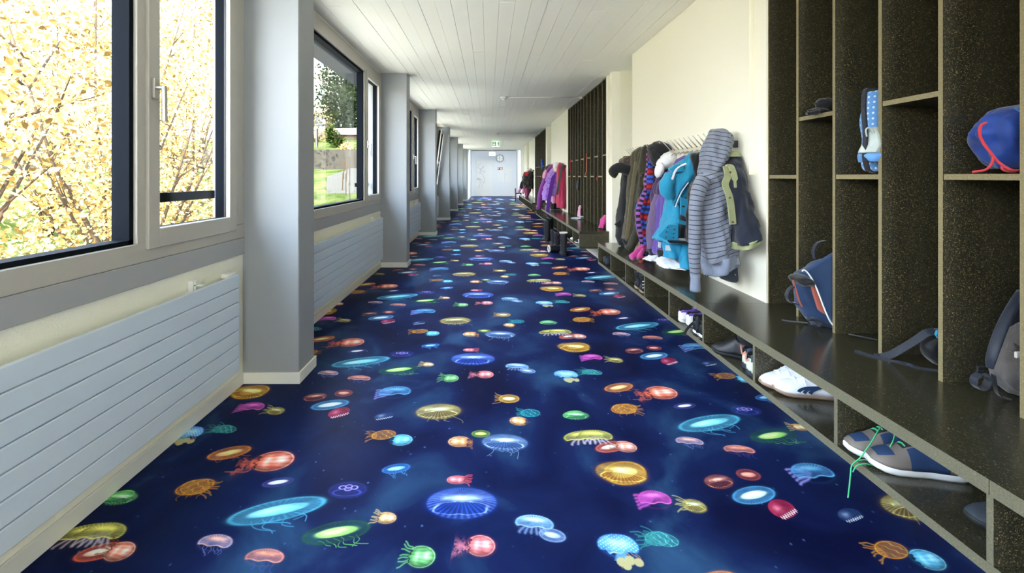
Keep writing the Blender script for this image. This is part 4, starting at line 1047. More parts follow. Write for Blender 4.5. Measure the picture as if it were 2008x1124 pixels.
# 3 second olive jacket
t = garment('jacket', 'dark olive jacket with buttoned pocket, left of the plaid shirt', 'jacket', 1268, 285, 4.42)
loft('body', [(1267, 284, 4.42, 3, .03), (1266, 294, 4.42, 9, .07), (1264, 320, 4.42, 12, .10), (1263, 350, 4.40, 13, .11), (1260, 390, 4.40, 14, .11), (1258, 430, 4.40, 13, .11), (1257, 462, 4.40, 12, .10)], M['olive_dark'], t, ((5, .12),), 7)
sheet('pocket', [(1254, 340), (1267, 337), (1268, 362), (1253, 366)], 4.30, .012, M['olive'], t); button(W(1257, 345, 4.285), .008, M['steel'], t); settle(t)
# 4 plaid shirt
t = garment('plaid_shirt', 'red, blue and black plaid flannel shirt', 'shirt', 1277, 288, 4.25)
loft('body', [(1277, 287, 4.22, 4, .02), (1279, 300, 4.2, 9, .035), (1279, 325, 4.18, 11, .04), (1278, 350, 4.15, 12, .045), (1275, 385, 4.12, 15, .05), (1271, 420, 4.1, 16, .05), (1268, 460, 4.08, 14, .05), (1268, 500, 4.06, 10, .045)], M['plaid'], t, ((3, .13), (6, .06)), 11, wr=.009)
pipe('sleeve', [W(1268, 375, 4.1), W(1257, 405, 4.08), W(1254, 430, 4.06), W(1260, 465, 4.06), W(1262, 494, 4.06)], [.035, .042, .04, .035, .028], M['plaid'], t, wr=.006)
sheet('hem', [(1264, 496), (1272, 499), (1276, 506), (1266, 504)], 4.04, .02, M['blue'], t); settle(t)
# pink leggings and orange cloth on the bench
t = garment('leggings', 'bright pink leggings end lying on the bench below the plaid shirt', 'leggings', 1258, 488, 4.0)
pipe('leg', [W(1262, 484, 4.05), W(1254, 490, 4.02), W(1244, 500, 3.98), W(1238, 505, 3.96)], [.018, .026, .03, .03], M['pink'], t, wr=.008); pipe('leg', [W(1262, 490, 4.0), W(1257, 497, 3.96), W(1254, 505, 3.92)], [.018, .024, .03], M['pink'], t, wr=.008); settle(t)
t = garment('scarf', 'orange scarf end peeping out between the plaid shirt and olive sleeve', 'scarf', 1258, 470, 4.22)
pipe('end', [W(1258, 462, 4.24), W(1257, 480, 4.20), W(1259, 497, 4.15), W(1264, 504, 4.1)], [.012, .02, .024, .02], M['orange'], t, wr=.006); settle(t)
# 5 black hat
t = garment('woolly_hat', 'black woolly hat hung on the pegs above the white cap', 'hat', 1300, 285, 4.05)
blob('crown', W(1296, 298, 4.05), (.115, .10, .085), M['black_cloth'], t, 3, .10, rot=(0, R(28), 0)); blob('brim', W(1284, 309, 4.03), (.045, .08, .085), M['black_cloth'], t, 4, .08, rot=(0, R(-18), 0)); settle(t)
# 6 white cap
t = garment('cap', 'white quilted cap hung in front of the black woolly hat', 'hat', 1312, 303, 3.95)
blob('crown', W(1308, 315, 3.95), (.105, .08, .062), M['white_knit'], t, 5, .07, rot=(0, R(40) * -1, 0)); blob('peak', W(1293, 334, 3.90), (.035, .06, .068), M['white_knit'], t, 6, .06, rot=(0, R(12), 0)); settle(t)
# 7 aubergine jacket
t = garment('jacket', 'dark aubergine hooded jacket with black cuffs beside the plaid shirt', 'jacket', 1330, 304, 3.98)
loft('body', [(1330, 305, 3.98, 3, .03), (1325, 318, 3.98, 11, .08), (1315, 340, 3.97, 17, .10), (1304, 365, 3.95, 18, .11), (1296, 400, 3.93, 15, .11), (1289, 440, 3.92, 14, .11), (1285, 494, 3.90, 13, .10)], M['aubergine'], t, ((4, .12), (7, .07)), 13)
loft('hood', [(1309, 350, 3.82, 4, .03), (1302, 360, 3.82, 13, .05), (1299, 378, 3.82, 13, .06), (1303, 394, 3.82, 6, .03)], M['aubergine'], t, ((5, .1),), 14, nr=14)
pipe('sleeve', [W(1294, 385, 3.82), W(1286, 415, 3.8), W(1281, 450, 3.78), W(1280, 488, 3.76)], [.05, .05, .048, .045], M['mauve'], t, wr=.012)
pipe('cuff', [W(1281, 487, 3.75), W(1284, 497, 3.74), W(1288, 503, 3.73)], [.045, .044, .04], M['black_cloth'], t, wr=.006); settle(t)
# 8 purple ski jacket
t = garment('jacket', 'bright purple padded jacket half hidden behind the turquoise one', 'jacket', 1342, 312, 3.7)
loft('body', [(1345, 305, 3.7, 3, .03), (1338, 318, 3.7, 12, .07), (1322, 350, 3.7, 16, .09), (1309, 385, 3.7, 14, .10), (1305, 430, 3.7, 15, .11), (1300, 470, 3.68, 14, .11), (1296, 492, 3.66, 13, .10), (1295, 499, 3.66, 10, .09)], M['purple'], t, ((4, .12), (9, .05)), 17)
band('zip_facing', [W(1311, 388, 3.58), W(1305, 420, 3.57), W(1298, 450, 3.56), W(1293, 480, 3.55)], .02, M['mauve'], t, .01, (1, 0, 0)); sheet('reflector', [(1291, 474), (1297, 475), (1296, 487), (1290, 485)], 3.54, .006, M['white_cloth'], t); settle(t)
# 9 turquoise ski jacket
t = garment('ski_jacket', 'turquoise and black ski jacket with copper snaps left of the striped hoodie', 'jacket', 1358, 300, 3.48)
TQ = M['turquoise']
loft('body', [(1366, 302, 3.5, 3, .03), (1360, 312, 3.5, 15, .08), (1345, 332, 3.5, 26, .10), (1331, 362, 3.48, 24, .11), (1328, 395, 3.46, 18, .11), (1328, 430, 3.44, 22, .12), (1322, 458, 3.42, 30, .13), (1318, 474, 3.42, 31, .13, -.01)], TQ, t, ((3, .10), (7, .06)), 21, wr=.012)
loft('hood', [(1359, 300, 3.38, 5, .02), (1362, 306, 3.38, 13, .05), (1356, 326, 3.37, 20, .07), (1343, 352, 3.35, 21, .08), (1334, 378, 3.34, 12, .05), (1326, 400, 3.34, 5, .03)], TQ, t, ((5, .10), (8, .05)), 22, nr=20)
sheet('collar', [(1308, 331), (1318, 324), (1328, 321), (1336, 326), (1337, 338), (1326, 338), (1316, 340)], 3.36, .05, TQ, t, .006)
pipe('sleeve', [W(1316, 345, 3.36), W(1308, 360, 3.34), W(1309, 376, 3.33), W(1316, 388, 3.33)], [.045, .05, .05, .035], TQ, t, wr=.01)
band('white_lining', [W(1346, 321, 3.24), W(1334, 326, 3.25), W(1324, 336, 3.26), W(1318, 352, 3.26)], .012, M['white_cloth'], t, .008, (1, 0, .6))
band('zip', [W(1348, 356, 3.245), W(1336, 372, 3.25), W(1328, 388, 3.26), W(1322, 404, 3.27)], .010, M['turq_dark'], t, .008, (1, 0, .4)); band('zip_edge', [W(1350, 358, 3.24), W(1338, 374, 3.245), W(1330, 390, 3.255), W(1324, 406, 3.265)], .005, M['white_cloth'], t, .008, (1, 0, .4))
loft('black_side', [(1352, 352, 3.36, 5, .03), (1348, 375, 3.35, 14, .05), (1345, 410, 3.33, 14, .06), (1345, 450, 3.31, 14, .06), (1344, 477, 3.30, 14, .06)], M['black_cloth'], t, ((5, .08),), 23, nr=16)
Yp = 3.245
sheet('chest_pocket', [(1333, 386), (1351, 391), (1352, 403), (1346, 426), (1333, 421)], Yp, .014, TQ, t, .003); sheet('pocket_tab', [(1337, 403), (1343, 404), (1342, 407), (1337, 406)], Yp - .016, .004, M['black_cloth'], t)
sheet('belt', [(1329, 430), (1355, 438), (1355, 445), (1328, 438)], Yp, .014, TQ, t, .003)
sheet('front_flap', [(1308, 440), (1329, 441), (1328, 471), (1303, 470), (1288, 462)], Yp - .01, .02, TQ, t, .004)
sheet('reflective_stripe', [(1328, 467), (1357, 468), (1357, 473), (1328, 471)], Yp, .016, M['silver'], t); sheet('black_hem', [(1307, 471), (1356, 474), (1356, 478), (1312, 476)], Yp - .005, .012, M['black_cloth'], t)
for bx, by in ((1309, 446), (1322.5, 450), (1307, 455), (1321, 458), (1305.5, 465), (1320.5, 466)): button(W(bx, by, Yp - .031), .0055, M['copper'], t)
settle(t)
# ski trousers below
t = garment('ski_trousers', 'turquoise ski trousers with white hems resting on the bench', 'trousers', 1335, 478, 3.45)
loft('leg', [(1318, 474, 3.4, 16, .06), (1319, 490, 3.38, 15, .07), (1318, 504, 3.37, 15, .07)], TQ, t, ((5, .08),), 31, nr=10)
loft('leg', [(1345, 478, 3.36, 12, .06), (1345, 500, 3.32, 12, .07), (1347, 526, 3.26, 8, .06)], TQ, t, ((5, .1),), 32, nr=12)
sheet('white_patch', [(1305, 481), (1312, 481), (1316, 492), (1304, 491)], 3.30, .006, M['white_cloth'], t); settle(t)
t = garment('snow_trousers', 'white snow trouser hems spread on the bench below the turquoise jacket', 'trousers', 1300, 500, 3.5)
loft('leg', [(1315, 500, 3.5, 10, .04), (1312, 508, 3.46, 20, .10), (1320, 517, 3.41, 26, .13), (1321, 522, 3.38, 27, .13)], M['white_cloth'], t, ((6, .07), (11, .04)), 33, nr=12, ramp=1)
loft('leg', [(1290, 497, 3.75, 6, .04), (1284, 504, 3.72, 13, .08), (1281, 509, 3.68, 17, .09)], M['white_cloth'], t, ((6, .08), (11, .04)), 34, nr=10, ramp=1)
loft('boot_cuff', [(1300, 490, 3.55, 8, .05), (1302, 507, 3.5, 10, .06)], M['black_cloth'], t, ((5, .05),), 35, nr=8); settle(t)
# black fur-trimmed collar behind the hoodie
t = garment('coat', 'black coat with fur trim showing only between turquoise jacket and striped hoodie', 'coat', 1372, 300, 3.28)
loft('body', [(1375, 298, 3.3, 3, .03), (1368, 306, 3.3, 14, .06), (1373, 340, 3.28, 12, .07), (1366, 380, 3.25, 14, .08), (1360, 430, 3.22, 13, .08), (1358, 475, 3.2, 12, .08)], M['black_cloth'], t, ((5, .1),), 37)
loft('fur_trim', [(1370, 346, 3.17, 3, .02), (1367, 356, 3.16, 6, .03), (1362, 372, 3.15, 6, .03), (1359, 384, 3.15, 3, .02)], M['brown_fur'], t, ((9, .2),), 38, nr=12, wr=.010, wf=22); settle(t)
# 10 striped hoodie
t = garment('hoodie', 'grey hoodie with thin dark stripes hanging by its hood', 'hoodie', 1411, 270, 2.95)
ST = M['stripe']
loft('hood', [(1408, 253, 2.95, 7, .03), (1409, 258, 2.95, 14, .05), (1409, 272, 2.94, 21, .075), (1405, 292, 2.93, 23, .085), (1401, 312, 2.92, 21, .085), (1396, 330, 2.91, 20, .08), (1394, 348, 2.90, 21, .075)], ST, t, ((2, .05), (5, .09)), 41, nr=26, shear=-.30, ramp=1, wr=.008)
loft('body', [(1394, 338, 2.88, 17, .07), (1394, 355, 2.87, 22, .09), (1395, 385, 2.86, 27, .12), (1398, 420, 2.85, 29, .13), (1401, 455, 2.84, 29, .13), (1406, 490, 2.83, 28, .12), (1409, 508, 2.83, 26, .11, .02)], ST, t, ((3, .09), (7, .05)), 42, nr=30, shear=.42, wr=.009)
loft('hem_band', [(1409, 500, 2.83, 26, .115, .02), (1411, 516, 2.83, 25, .11, .03), (1412, 530, 2.83, 22, .10, .035)], M['grey_rib'], t, ((3, .10), (7, .05)), 43, nr=10, ramp=1)
pipe('sleeve', [W(1379, 352, 2.78), W(1369, 375, 2.76), W(1364, 410, 2.75), (W(1363, 450, 2.75)), W(1362, 500, 2.75), W(1363, 540, 2.76)], [.045, .042, .038, .037, .034, .030], ST, t, n=30, seg=20, wr=.004)
t.children[-1]  # sleeve gets its own arc-length UV below
def arc_uv(o, seg=20):
    me = o.data; uv = me.uv_layers.new(name='UVMap'); n = (len(me.vertices)) // seg
    vl = [0]; 
    for i in range(1, n): 
        a = sum((me.vertices[i*seg+j].co for j in range(seg)), Vector()) / seg; b = sum((me.vertices[(i-1)*seg+j].co for j in range(seg)), Vector()) / seg
        vl.append(vl[-1] + (a-b).length)
    for p in me.polygons:
        js = [me.loops[l].vertex_index % seg for l in p.loop_indices]; wrap = max(js) - min(js) > seg // 2 and len(js) == 4
        for l in p.loop_indices:
            k = me.loops[l].vertex_index; j = k % seg; uv.data[l].uv = ((j + (seg if wrap and j == 0 else 0)) / seg * .24, vl[k // seg])
sl = [c for c in t.children if c.name.startswith('sleeve')][0]; arc_uv(sl)
pipe('cuff', [W(1363, 538, 2.76), W(1363.5, 548, 2.76), W(1363.5, 570, 2.77)], [.032, .027, .029], M['grey_rib'], t, n=10, seg=18, wr=.003)
sheet('inner_back', [(1424, 412), (1430, 425), (1443, 480), (1450, 519), (1436, 519), (1431, 500), (1430, 450)], 2.90, .012, M['grey_lining'], t, .003)
sheet('back_hem', [(1431, 492), (1444, 492), (1450, 519), (1430, 532), (1405, 539)], 2.91, .02, M['grey_rib'], t, .004); settle(t)
for c in bpy.data.objects:
    if c.name.startswith('sleeve') and c.parent and c.parent.name.startswith('plaid'): arc_uv(c, 14)
# 11 navy coat at the end of the rack
t = garment('coat', 'navy padded coat with sage green placket at the near end of the rack', 'coat', 1440, 300, 2.9)
NV = M['navy']
loft('body', [(1434, 298, 2.95, 4, .02), (1436, 306, 2.93, 8, .05), (1434, 330, 2.9, 14, .09), (1436, 365, 2.86, 19, .12), (1441, 400, 2.82, 22, .15), (1447, 440, 2.77, 23, .16, .01), (1455, 468, 2.73, 22, .15, .035)], NV, t, ((3, .06), (6, .05)), 51, nr=28, wr=.009, wf=7)
loft('shoulder_yoke', [(1431, 296, 2.95, 4, .02), (1434, 301, 2.94, 10, .05), (1437, 308, 2.92, 12, .065)], M['sage'], t, ((5, .03),), 52, nr=8, close=False)
loft('green_hem', [(1455, 464, 2.73, 22.4, .155, .034), (1456, 475, 2.73, 21, .148, .042)], M['sage'], t, ((3, .06), (6, .05)), 51, nr=6, ramp=1)
band('placket', [W(1424, 327, 2.74), W(1427, 345, 2.70), W(1422, 362, 2.68), W(1430, 385, 2.66), W(1434, 410, 2.66), W(1437, 440, 2.66)], .036, M['sage'], t, .012, (1, 0, 0), 26)
band('storm_flap', [W(1424, 324, 2.73), W(1433, 326, 2.70), W(1440, 345, 2.67), W(1442, 368, 2.66)], [.02]*6 + [.03]*8 + [.012]*4, M['sage'], t, .010, (1, 0, .2), 18)
for q in ((1432, 338, 2.675), (1431, 388, 2.64), (1437, 436, 2.64)): button(W(*q), .006, M['copper'], t)
settle(t)
# 12 slate garment under the hoodie
t = garment('jacket', 'dark slate jacket hem with a snap, showing below the striped hoodie', 'jacket', 1425, 500, 3.0)
loft('body', [(1412, 300, 3.06, 6, .02), (1414, 400, 3.05, 14, .03), (1420, 470, 3.02, 20, .04), (1424, 500, 3.0, 24, .05), (1428, 530, 2.99, 22, .05), (1433, 545, 2.98, 17, .05), (1436, 551, 2.98, 12, .04)], M['slate'], t, ((4, .05),), 55, nr=16)
sheet('tab', [(1438, 533), (1446, 533), (1447, 541), (1442, 546), (1437, 541)], 2.925, .006, M['slate'], t); button(W(1442, 539, 2.915), .004, M['steel'], t)
for q in (1381, 1386): sheet('strap_end', [(q, 534), (q + 3, 535), (q + 2.5, 543), (q + .5, 542)], 2.93, .006, M['slate'], t)
settle(t)

# ---- second rack
G2 = 'garments on the middle coat rack'
def g2(*a): return garment(*a, group=G2)
t = g2('coat', 'black coat at the far end of the middle rack behind the plum jacket', 'coat', 1078, 322, 11.2)
loft('body', [(1079, 322, 11.2, 1, .03), (1074, 330, 11.2, 5, .12), (1070, 350, 11.2, 6, .15), (1064, 380, 11.2, 5, .15), (1062, 396, 11.1, 4, .13)], M['black_cloth'], t, ((4, .1),), 61); settle(t)
t = g2('jacket', 'plum jacket with long drooping sleeve on the middle rack', 'jacket', 1083, 321, 10.9)
loft('body', [(1084, 321, 10.9, 1, .03), (1081, 328, 10.9, 6, .12), (1074, 345, 10.85, 7, .15), (1070, 365, 10.8, 7, .15), (1065, 385, 10.7, 6, .14)], M['plum'], t, ((4, .12),), 62)
pipe('sleeve', [W(1072, 345, 10.6), W(1066, 365, 10.5), W(1060, 385, 10.45), W(1057, 411, 10.4)], [.07, .075, .07, .055], M['plum'], t, wr=.015); settle(t)
t = g2('scarf', 'pink scarf tucked against the plum jacket', 'scarf', 1070, 334, 10.5)
loft('body', [(1071, 333, 10.5, 1.5, .03), (1069, 342, 10.5, 3.5, .06), (1067, 350, 10.5, 2.5, .05)], M['rose'], t, ((4, .1),), 63, nr=10); settle(t)
t = g2('puffer_jacket', 'lilac puffer jacket in the middle of the middle rack', 'jacket', 1088, 330, 10.3)
loft('body', [(1089, 330, 10.3, 2, .04), (1085, 340, 10.3, 8, .12), (1082, 358, 10.3, 11, .15), (1079, 378, 10.25, 12, .16), (1078, 393, 10.2, 11, .15)], M['lilac'], t, ((4, .10), (9, .06)), 64, wr=.02, wf=12)
for k in range(5): 
    y = 346 + k * 10; pipe('quilting_seam', [W(1074 - k * .8, y + 3, 10.12), W(1080, y + 4, 10.1), W(1087 + k * .5, y, 10.12)], .006, M['purple'], t, n=8, seg=6)
settle(t)
t = g2('scarf', 'long violet scarf trailing down to the bench edge in front of the lilac jacket', 'scarf', 1092, 336, 10.0)
band('body', [W(1091, 336, 10.0), W(1084, 352, 9.95), W(1080, 372, 9.9), W(1076, 395, 9.85), W(1073, 424, 9.8)], [.03]*3 + [.08]*15, M['violet'], t, .025, (1, 0, 0)); settle(t)
t = g2('hat', 'white hat on the pegs above the lilac puffer jacket', 'hat', 1091, 322, 10.0)
blob('crown', W(1091, 326, 10.0), (.075, .09, .09), M['white_knit'], t, 7, .05); blob('bobble', W(1090, 334, 9.95), (.05, .06, .05), M['cream'], t, 8, .08); settle(t)
t = g2('jacket', 'cream jacket shoulder behind the lilac puffer', 'jacket', 1083, 330, 10.6)
loft('body', [(1085, 329, 10.6, 1, .02), (1083, 335, 10.6, 4, .06), (1080, 346, 10.6, 5, .08), (1078, 360, 10.6, 4, .08)], M['cream'], t, ((4, .1),), 66, nr=12); settle(t)
t = g2('jacket', 'crimson jacket at the near end of the middle rack', 'jacket', 1100, 319, 9.75)
loft('body', [(1099, 319, 9.62, 2, .03), (1100, 326, 9.62, 7, .10), (1101, 345, 9.6, 8, .14), (1101, 375, 9.6, 8, .15), (1101, 400, 9.58, 8, .15), (1101, 408, 9.58, 7, .14)], M['crimson'], t, ((4, .10), (7, .05)), 67)
band('grey_facing', [W(1104, 321, 9.50), W(1100, 336, 9.46), W(1096, 358, 9.42), W(1092, 382, 9.40)], .045, M['charcoal'], t, .02, (1, 0, 0)); settle(t)
t = g2('bag', 'black bag standing on the bench under the crimson jacket', 'bag', 1088, 410, 10.1)
loft('body', [(1088, 393, 10.1, 4, .05), (1089, 396, 10.1, 9, .12), (1089, 405, 10.1, 10, .13), (1089, 410, 10.1, 9, .12)], M['black_cloth'], t, ((4, .05),), 68, nr=10); settle(t)
t = g2('trousers', 'pink trouser legs between the lilac jacket and the black bag', 'trousers', 1088, 390, 9.95)
for q in (1085, 1091): loft('leg', [(q, 385, 9.95, 3, .06), (q, 392, 9.95, 3.5, .07), (q, 399, 9.93, 3, .06)], M['rose'] if q == 1085 else M['crimson'], t, ((4, .06),), 69, nr=8)
settle(t)
# ---- third rack
G3 = 'garments on the farthest coat rack'
t = garment('coat', 'dark quilted coat bulging from the farthest coat rack', 'coat', 1042, 335, 16.6, G3)
loft('body', [(1041, 335, 16.6, 2, .05), (1038, 339, 16.6, 9, .25), (1037, 350, 16.6, 10, .32), (1037, 362, 16.6, 9, .30), (1039, 370, 16.6, 7, .26)], F_('quilt_black', (40, 38, 34)), t, ((5, .08),), 71, wr=.03)
loft('fur', [(1027, 340, 16.5, .8, .05), (1028, 348, 16.5, 2.2, .1), (1028, 356, 16.5, 1.6, .08)], M['brown_fur'], t, ((9, .1),), 72, nr=8); settle(t)
t = garment('hat', 'white hat on top of the dark quilted coat', 'hat', 1038, 332, 16.9, G3); blob('crown', W(1038, 333, 16.9), (.12, .12, .05), M['white_knit'], t, 9, .05); settle(t)
t = garment('scarf', 'red scarf laid over the dark quilted coat', 'scarf', 1032, 338, 16.25, G3); band('body', [W(1037, 336, 16.3), W(1033, 339, 16.2), W(1030, 344, 16.15)], .13, M['red'], t, .03, (1, 0, .5)); settle(t)
t = garment('jacket', 'maroon jacket hanging low under the dark quilted coat', 'jacket', 1034, 362, 16.6, G3)
loft('body', [(1033, 360, 16.6, 4, .1), (1034, 368, 16.6, 7, .16), (1034, 377, 16.5, 5, .14), (1033, 386, 16.4, 2, .08)], F_('maroon', (116, 26, 66)), t, ((4, .14),), 73, nr=12); settle(t)
t = garment('jacket', 'black and pale pink jacket at the far end of the farthest rack', 'jacket', 1024, 355, 17.6, G3)
loft('body', [(1036, 336, 17.6, .8, .03), (1031, 345, 17.6, 2, .06), (1026, 355, 17.6, 3, .09), (1024, 361, 17.6, 4, .12), (1023, 371, 17.6, 5, .14)], M['black_cloth'], t, ((4, .08),), 74, nr=10)
pipe('sleeve', [W(1021, 370, 17.4), W(1018, 374, 17.4), W(1017, 379, 17.4)], [.05, .06, .05], M['rose'], t); pipe('sleeve', [W(1026, 370, 17.3), W(1026, 375, 17.3), W(1025, 380, 17.3)], [.05, .05, .05], M['rose'], t); settle(t)
# ------------------------------------------------------------------ shoes
def prof(x, P):
    return float(np.interp(x, [p[0] for p in P], [p[1] for p in P]))
def shoe(name, label, heel, toe, z, Wd, h, mats, group, high=1.0, cat='shoe', laces=None, sole_h=.022, toecap=None, opening=.45, extra=None):
    """heel, toe: (x, y) of the heel and toe tips. mats: upper, sole, lining; regions by extra(t, s)->index"""
    hx, hy = heel; tx, ty = toe; L = math.hypot(tx-hx, ty-hy); a = math.atan2(ty-hy, tx-hx)
    t = thing(name, label, cat, (hx, hy, z), a, group)
    WP = [(0, .55), (.03, .72), (.10, .84), (.25, .86), (.42, .82), (.60, .95), (.75, 1.0), (.88, .88), (.96, .58), (1.0, .30)]
    def hw(s): return prof(s, WP) * Wd / 2
    # sole with a slightly rounded edge and toe spring
    N = 26; V = []; Fc = []
    lev = [(0, .93), (.25, 1.03), (.8, 1.04), (1.0, .98)]
    for k, (zf, wf) in enumerate(lev):
        for side in (1, -1):
            rng = range(N + 1) if side == 1 else range(N, -1, -1)
            for i in rng:
                s = i / N; spring = .012 * max(0, (s - .75) / .25) ** 2; heelz = .003 * (s < .04)
                xx = s * L; xx = (xx - L/2) * (1 + (wf - 1) * .25) + L/2
                V.append((xx, side * hw(s) * wf, zf * sole_h * (1 - .25 * (s > .8) * (s - .8) / .2) + spring + heelz))
    K = 2 * (N + 1)
    for k in range(len(lev) - 1):
        for i in range(K): i2 = (i + 1) % K; Fc.append((k*K+i, (k+1)*K+i, (k+1)*K+i2, k*K+i2))
    Fc.append(tuple(range(K))); Fc.append(tuple((len(lev)-1)*K + i for i in range(K))[::-1])
    mk('sole', V, Fc, mats[1], t, True)
    # upper: one grid from sole edge over the top; behind "opening" the middle dips inside
    HP = [(0, .72*h*high), (.06, .80*h*high), (.18, .76*h*high), (.32, .78*h*high), (opening, h*(.55+.45*high) if high > 1 else .86*h), (.60, .72*h), (.72, .52*h), (.85, .42*h), (.95, .30*h), (1, .16*h)]
    ns_, nl = 20, 30; V = []; Fc = []; mi = []
    for i in range(nl + 1):
        s = i / nl; top = sole_h * .7 + prof(s, HP); w = hw(s) * .98; base = sole_h * .8 + .010 * max(0, (s - .75) / .25) ** 2
        op = max(0, min(1, (opening - s) / .06)) * (1 if s > .04 else s / .04); xx = L * (.012 + .976 * s)
        for j in range(ns_ + 1):
            q = j / ns_ * 2 - 1; aq = abs(q)
            if aq > .30:
                k = (1 - aq) / .70; y = w * (1 - .30 * k ** 1.6 * (1.0 if s < opening else 1.15)); zz = base + (top - base) * math.sin(k * math.pi / 2) ** .9
                if s >= opening: y = w * math.cos(k * math.pi / 2 * .80); zz = base + (top - base) * math.sin(k * math.pi / 2 * .93)
            else:
                k = 1 - aq / .30
                yo = w * .62 * (1 - k); zo = top - (top - base) * .78 * math.sin(k * math.pi / 2)
                yc = w * .31 * (1 - k); zc = base + (top - base) * (.99 + .01 * k)
                y = yo * op + yc * (1 - op); zz = zo * op + zc * (1 - op)
            V.append((xx, math.copysign(y, q) if q else 0, zz))
    for i in range(nl):
        for j in range(ns_):
            Fc.append((i*(ns_+1)+j, i*(ns_+1)+j+1, (i+1)*(ns_+1)+j+1, (i+1)*(ns_+1)+j))
            q = (j + .5) / ns_ * 2 - 1; s = (i + .5) / nl
            inner = abs(q) < .30 and s < opening
            mi.append(2 if inner else (extra(s, q) if extra else 0))
    m3 = [mats[0], mats[1], mats[2]] + list(mats[3:])
    o = mk('upper', V, Fc, m3, t, True, mi); sd = o.modifiers.new('thickness', 'SOLIDIFY'); sd.thickness = .003; sd.offset = -1
    blob('heel_counter', (L * .035, 0, sole_h + h * .26), (L * .045, hw(.06) * .96, h * .34), mats[0] if not toecap else toecap, t, 1, .02, seg=14)
    # tongue
    if high <= 1.05:
        tg = MB().strap([(L*.66, 0, sole_h*.7 + prof(.66, HP) + .001), (L*.56, 0, sole_h*.7 + prof(.56, HP) + .004), (L*.44, 0, sole_h*.7 + prof(.44, HP) + .012), (L*.38, 0, sole_h*.7 + h * .98)], [Wd*.34, Wd*.38, Wd*.42, Wd*.40], .005, (0, 1, 0)); tg.build('tongue', mats[2], t, bevel=.001)
    if laces:
        m = MB()
        for k in range(4):
            s = .47 + k * .055; zt = sole_h*.7 + prof(s, HP) + .005; ww = hw(s) * .46
            m.tube([(L*(s+.012), -ww, zt - .010), (L*(s+.006), -ww*.5, zt), (L*s, 0, zt + .003), (L*(s-.006), ww*.5, zt), (L*(s-.012), ww, zt - .010)], .0028, 6)
        o = m.build('laces', laces, t, smooth=True)
    return t
def leather(nm, c, r=.5): return M.setdefault(nm, mat(nm, c, r, bump=(60, .25), bdist=.004))
leather('taupe', (112, 104, 98), .6); leather('navy_suede', (26, 54, 92), .8); leather('shoe_white', (234, 238, 244), .45); leather('rubber_white', (226, 228, 228), .5); leather('gum', (156, 130, 112), .5)
leather('shoe_black', (28, 30, 34), .5); leather('shoe_dark', (44, 52, 62), .75); leather('purple_print', (104, 78, 160), .7); leather('rubber_black', (22, 23, 25), .6); leather('lace_green', (70, 190, 128), .8); leather('heel_cream', (204, 206, 190), .6)
leather('slate_mesh', (62, 72, 92), .8); leather('coral', (230, 140, 110), .6); leather('tan_sole', (150, 130, 104), .6); leather('lining_dark', (30, 30, 34), .9); leather('fur_white', (220, 214, 204), .95)
ZS = ZB0 + .0285
GS = 'shoes in the near bench'
# brown and navy sneakers with green laces (nearest pair)
def skate(s, q):
    aq = abs(q)
    if s > .76 and aq < .52 and s < .93: return 3
    if .22 < s < .62 and aq > .52 - .28 * (s - .22): return 3 if (s - .22) > (1 - aq) * .35 else 0
    return 0
mt = [M['taupe'], M['rubber_white'], M['lining_dark'], M['navy_suede']]
a = shoe('sneaker', 'brown and navy sneaker with tied green laces, nearest shoe of all', (1.475, 1.420), (1.222, 1.482), ZS, .092, .085, mt, GS, laces=M['lace_green'], sole_h=.028, extra=skate)
b = shoe('sneaker', 'brown and navy sneaker whose green lace hangs over the bench edge', (1.455, 1.515), (1.208, 1.553), ZS, .086, .085, mt, GS, laces=M['lace_green'], sole_h=.028, extra=skate)
bi = Matrix.Translation(b.location) @ Matrix.Rotation(b.rotation_euler.z, 4, 'Z'); bi = bi.inverted()
def lace(pts, w=.0075):
    m = MB().strap([bi @ Vector(p) for p in catmull(pts, 26)], w, .0022, (.5, .5, .3)); m.build('hanging_lace', M['lace_green'], b)
lace([W(1742, 834, 1.52), W(1728, 838, 1.52), W(1718, 852, 1.50), W(1710, 866, 1.495), W(1700, 880, 1.485), W(1686, 899, 1.475), W(1671, 912, 1.47), W(1668, 930, 1.462), W(1666, 952, 1.458), W(1663, 976, 1.456)])
lace([W(1742, 834, 1.52), W(1752, 842, 1.50), W(1754, 856, 1.485), W(1748, 872, 1.475), W(1738, 888, 1.47)])
lace([W(1683, 903, 1.474), W(1696, 902, 1.478), W(1712, 905, 1.485)], .006); lace([W(1672, 926, 1.466), W(1680, 914, 1.468), W(1696, 910, 1.475), W(1716, 914, 1.48)], .006)
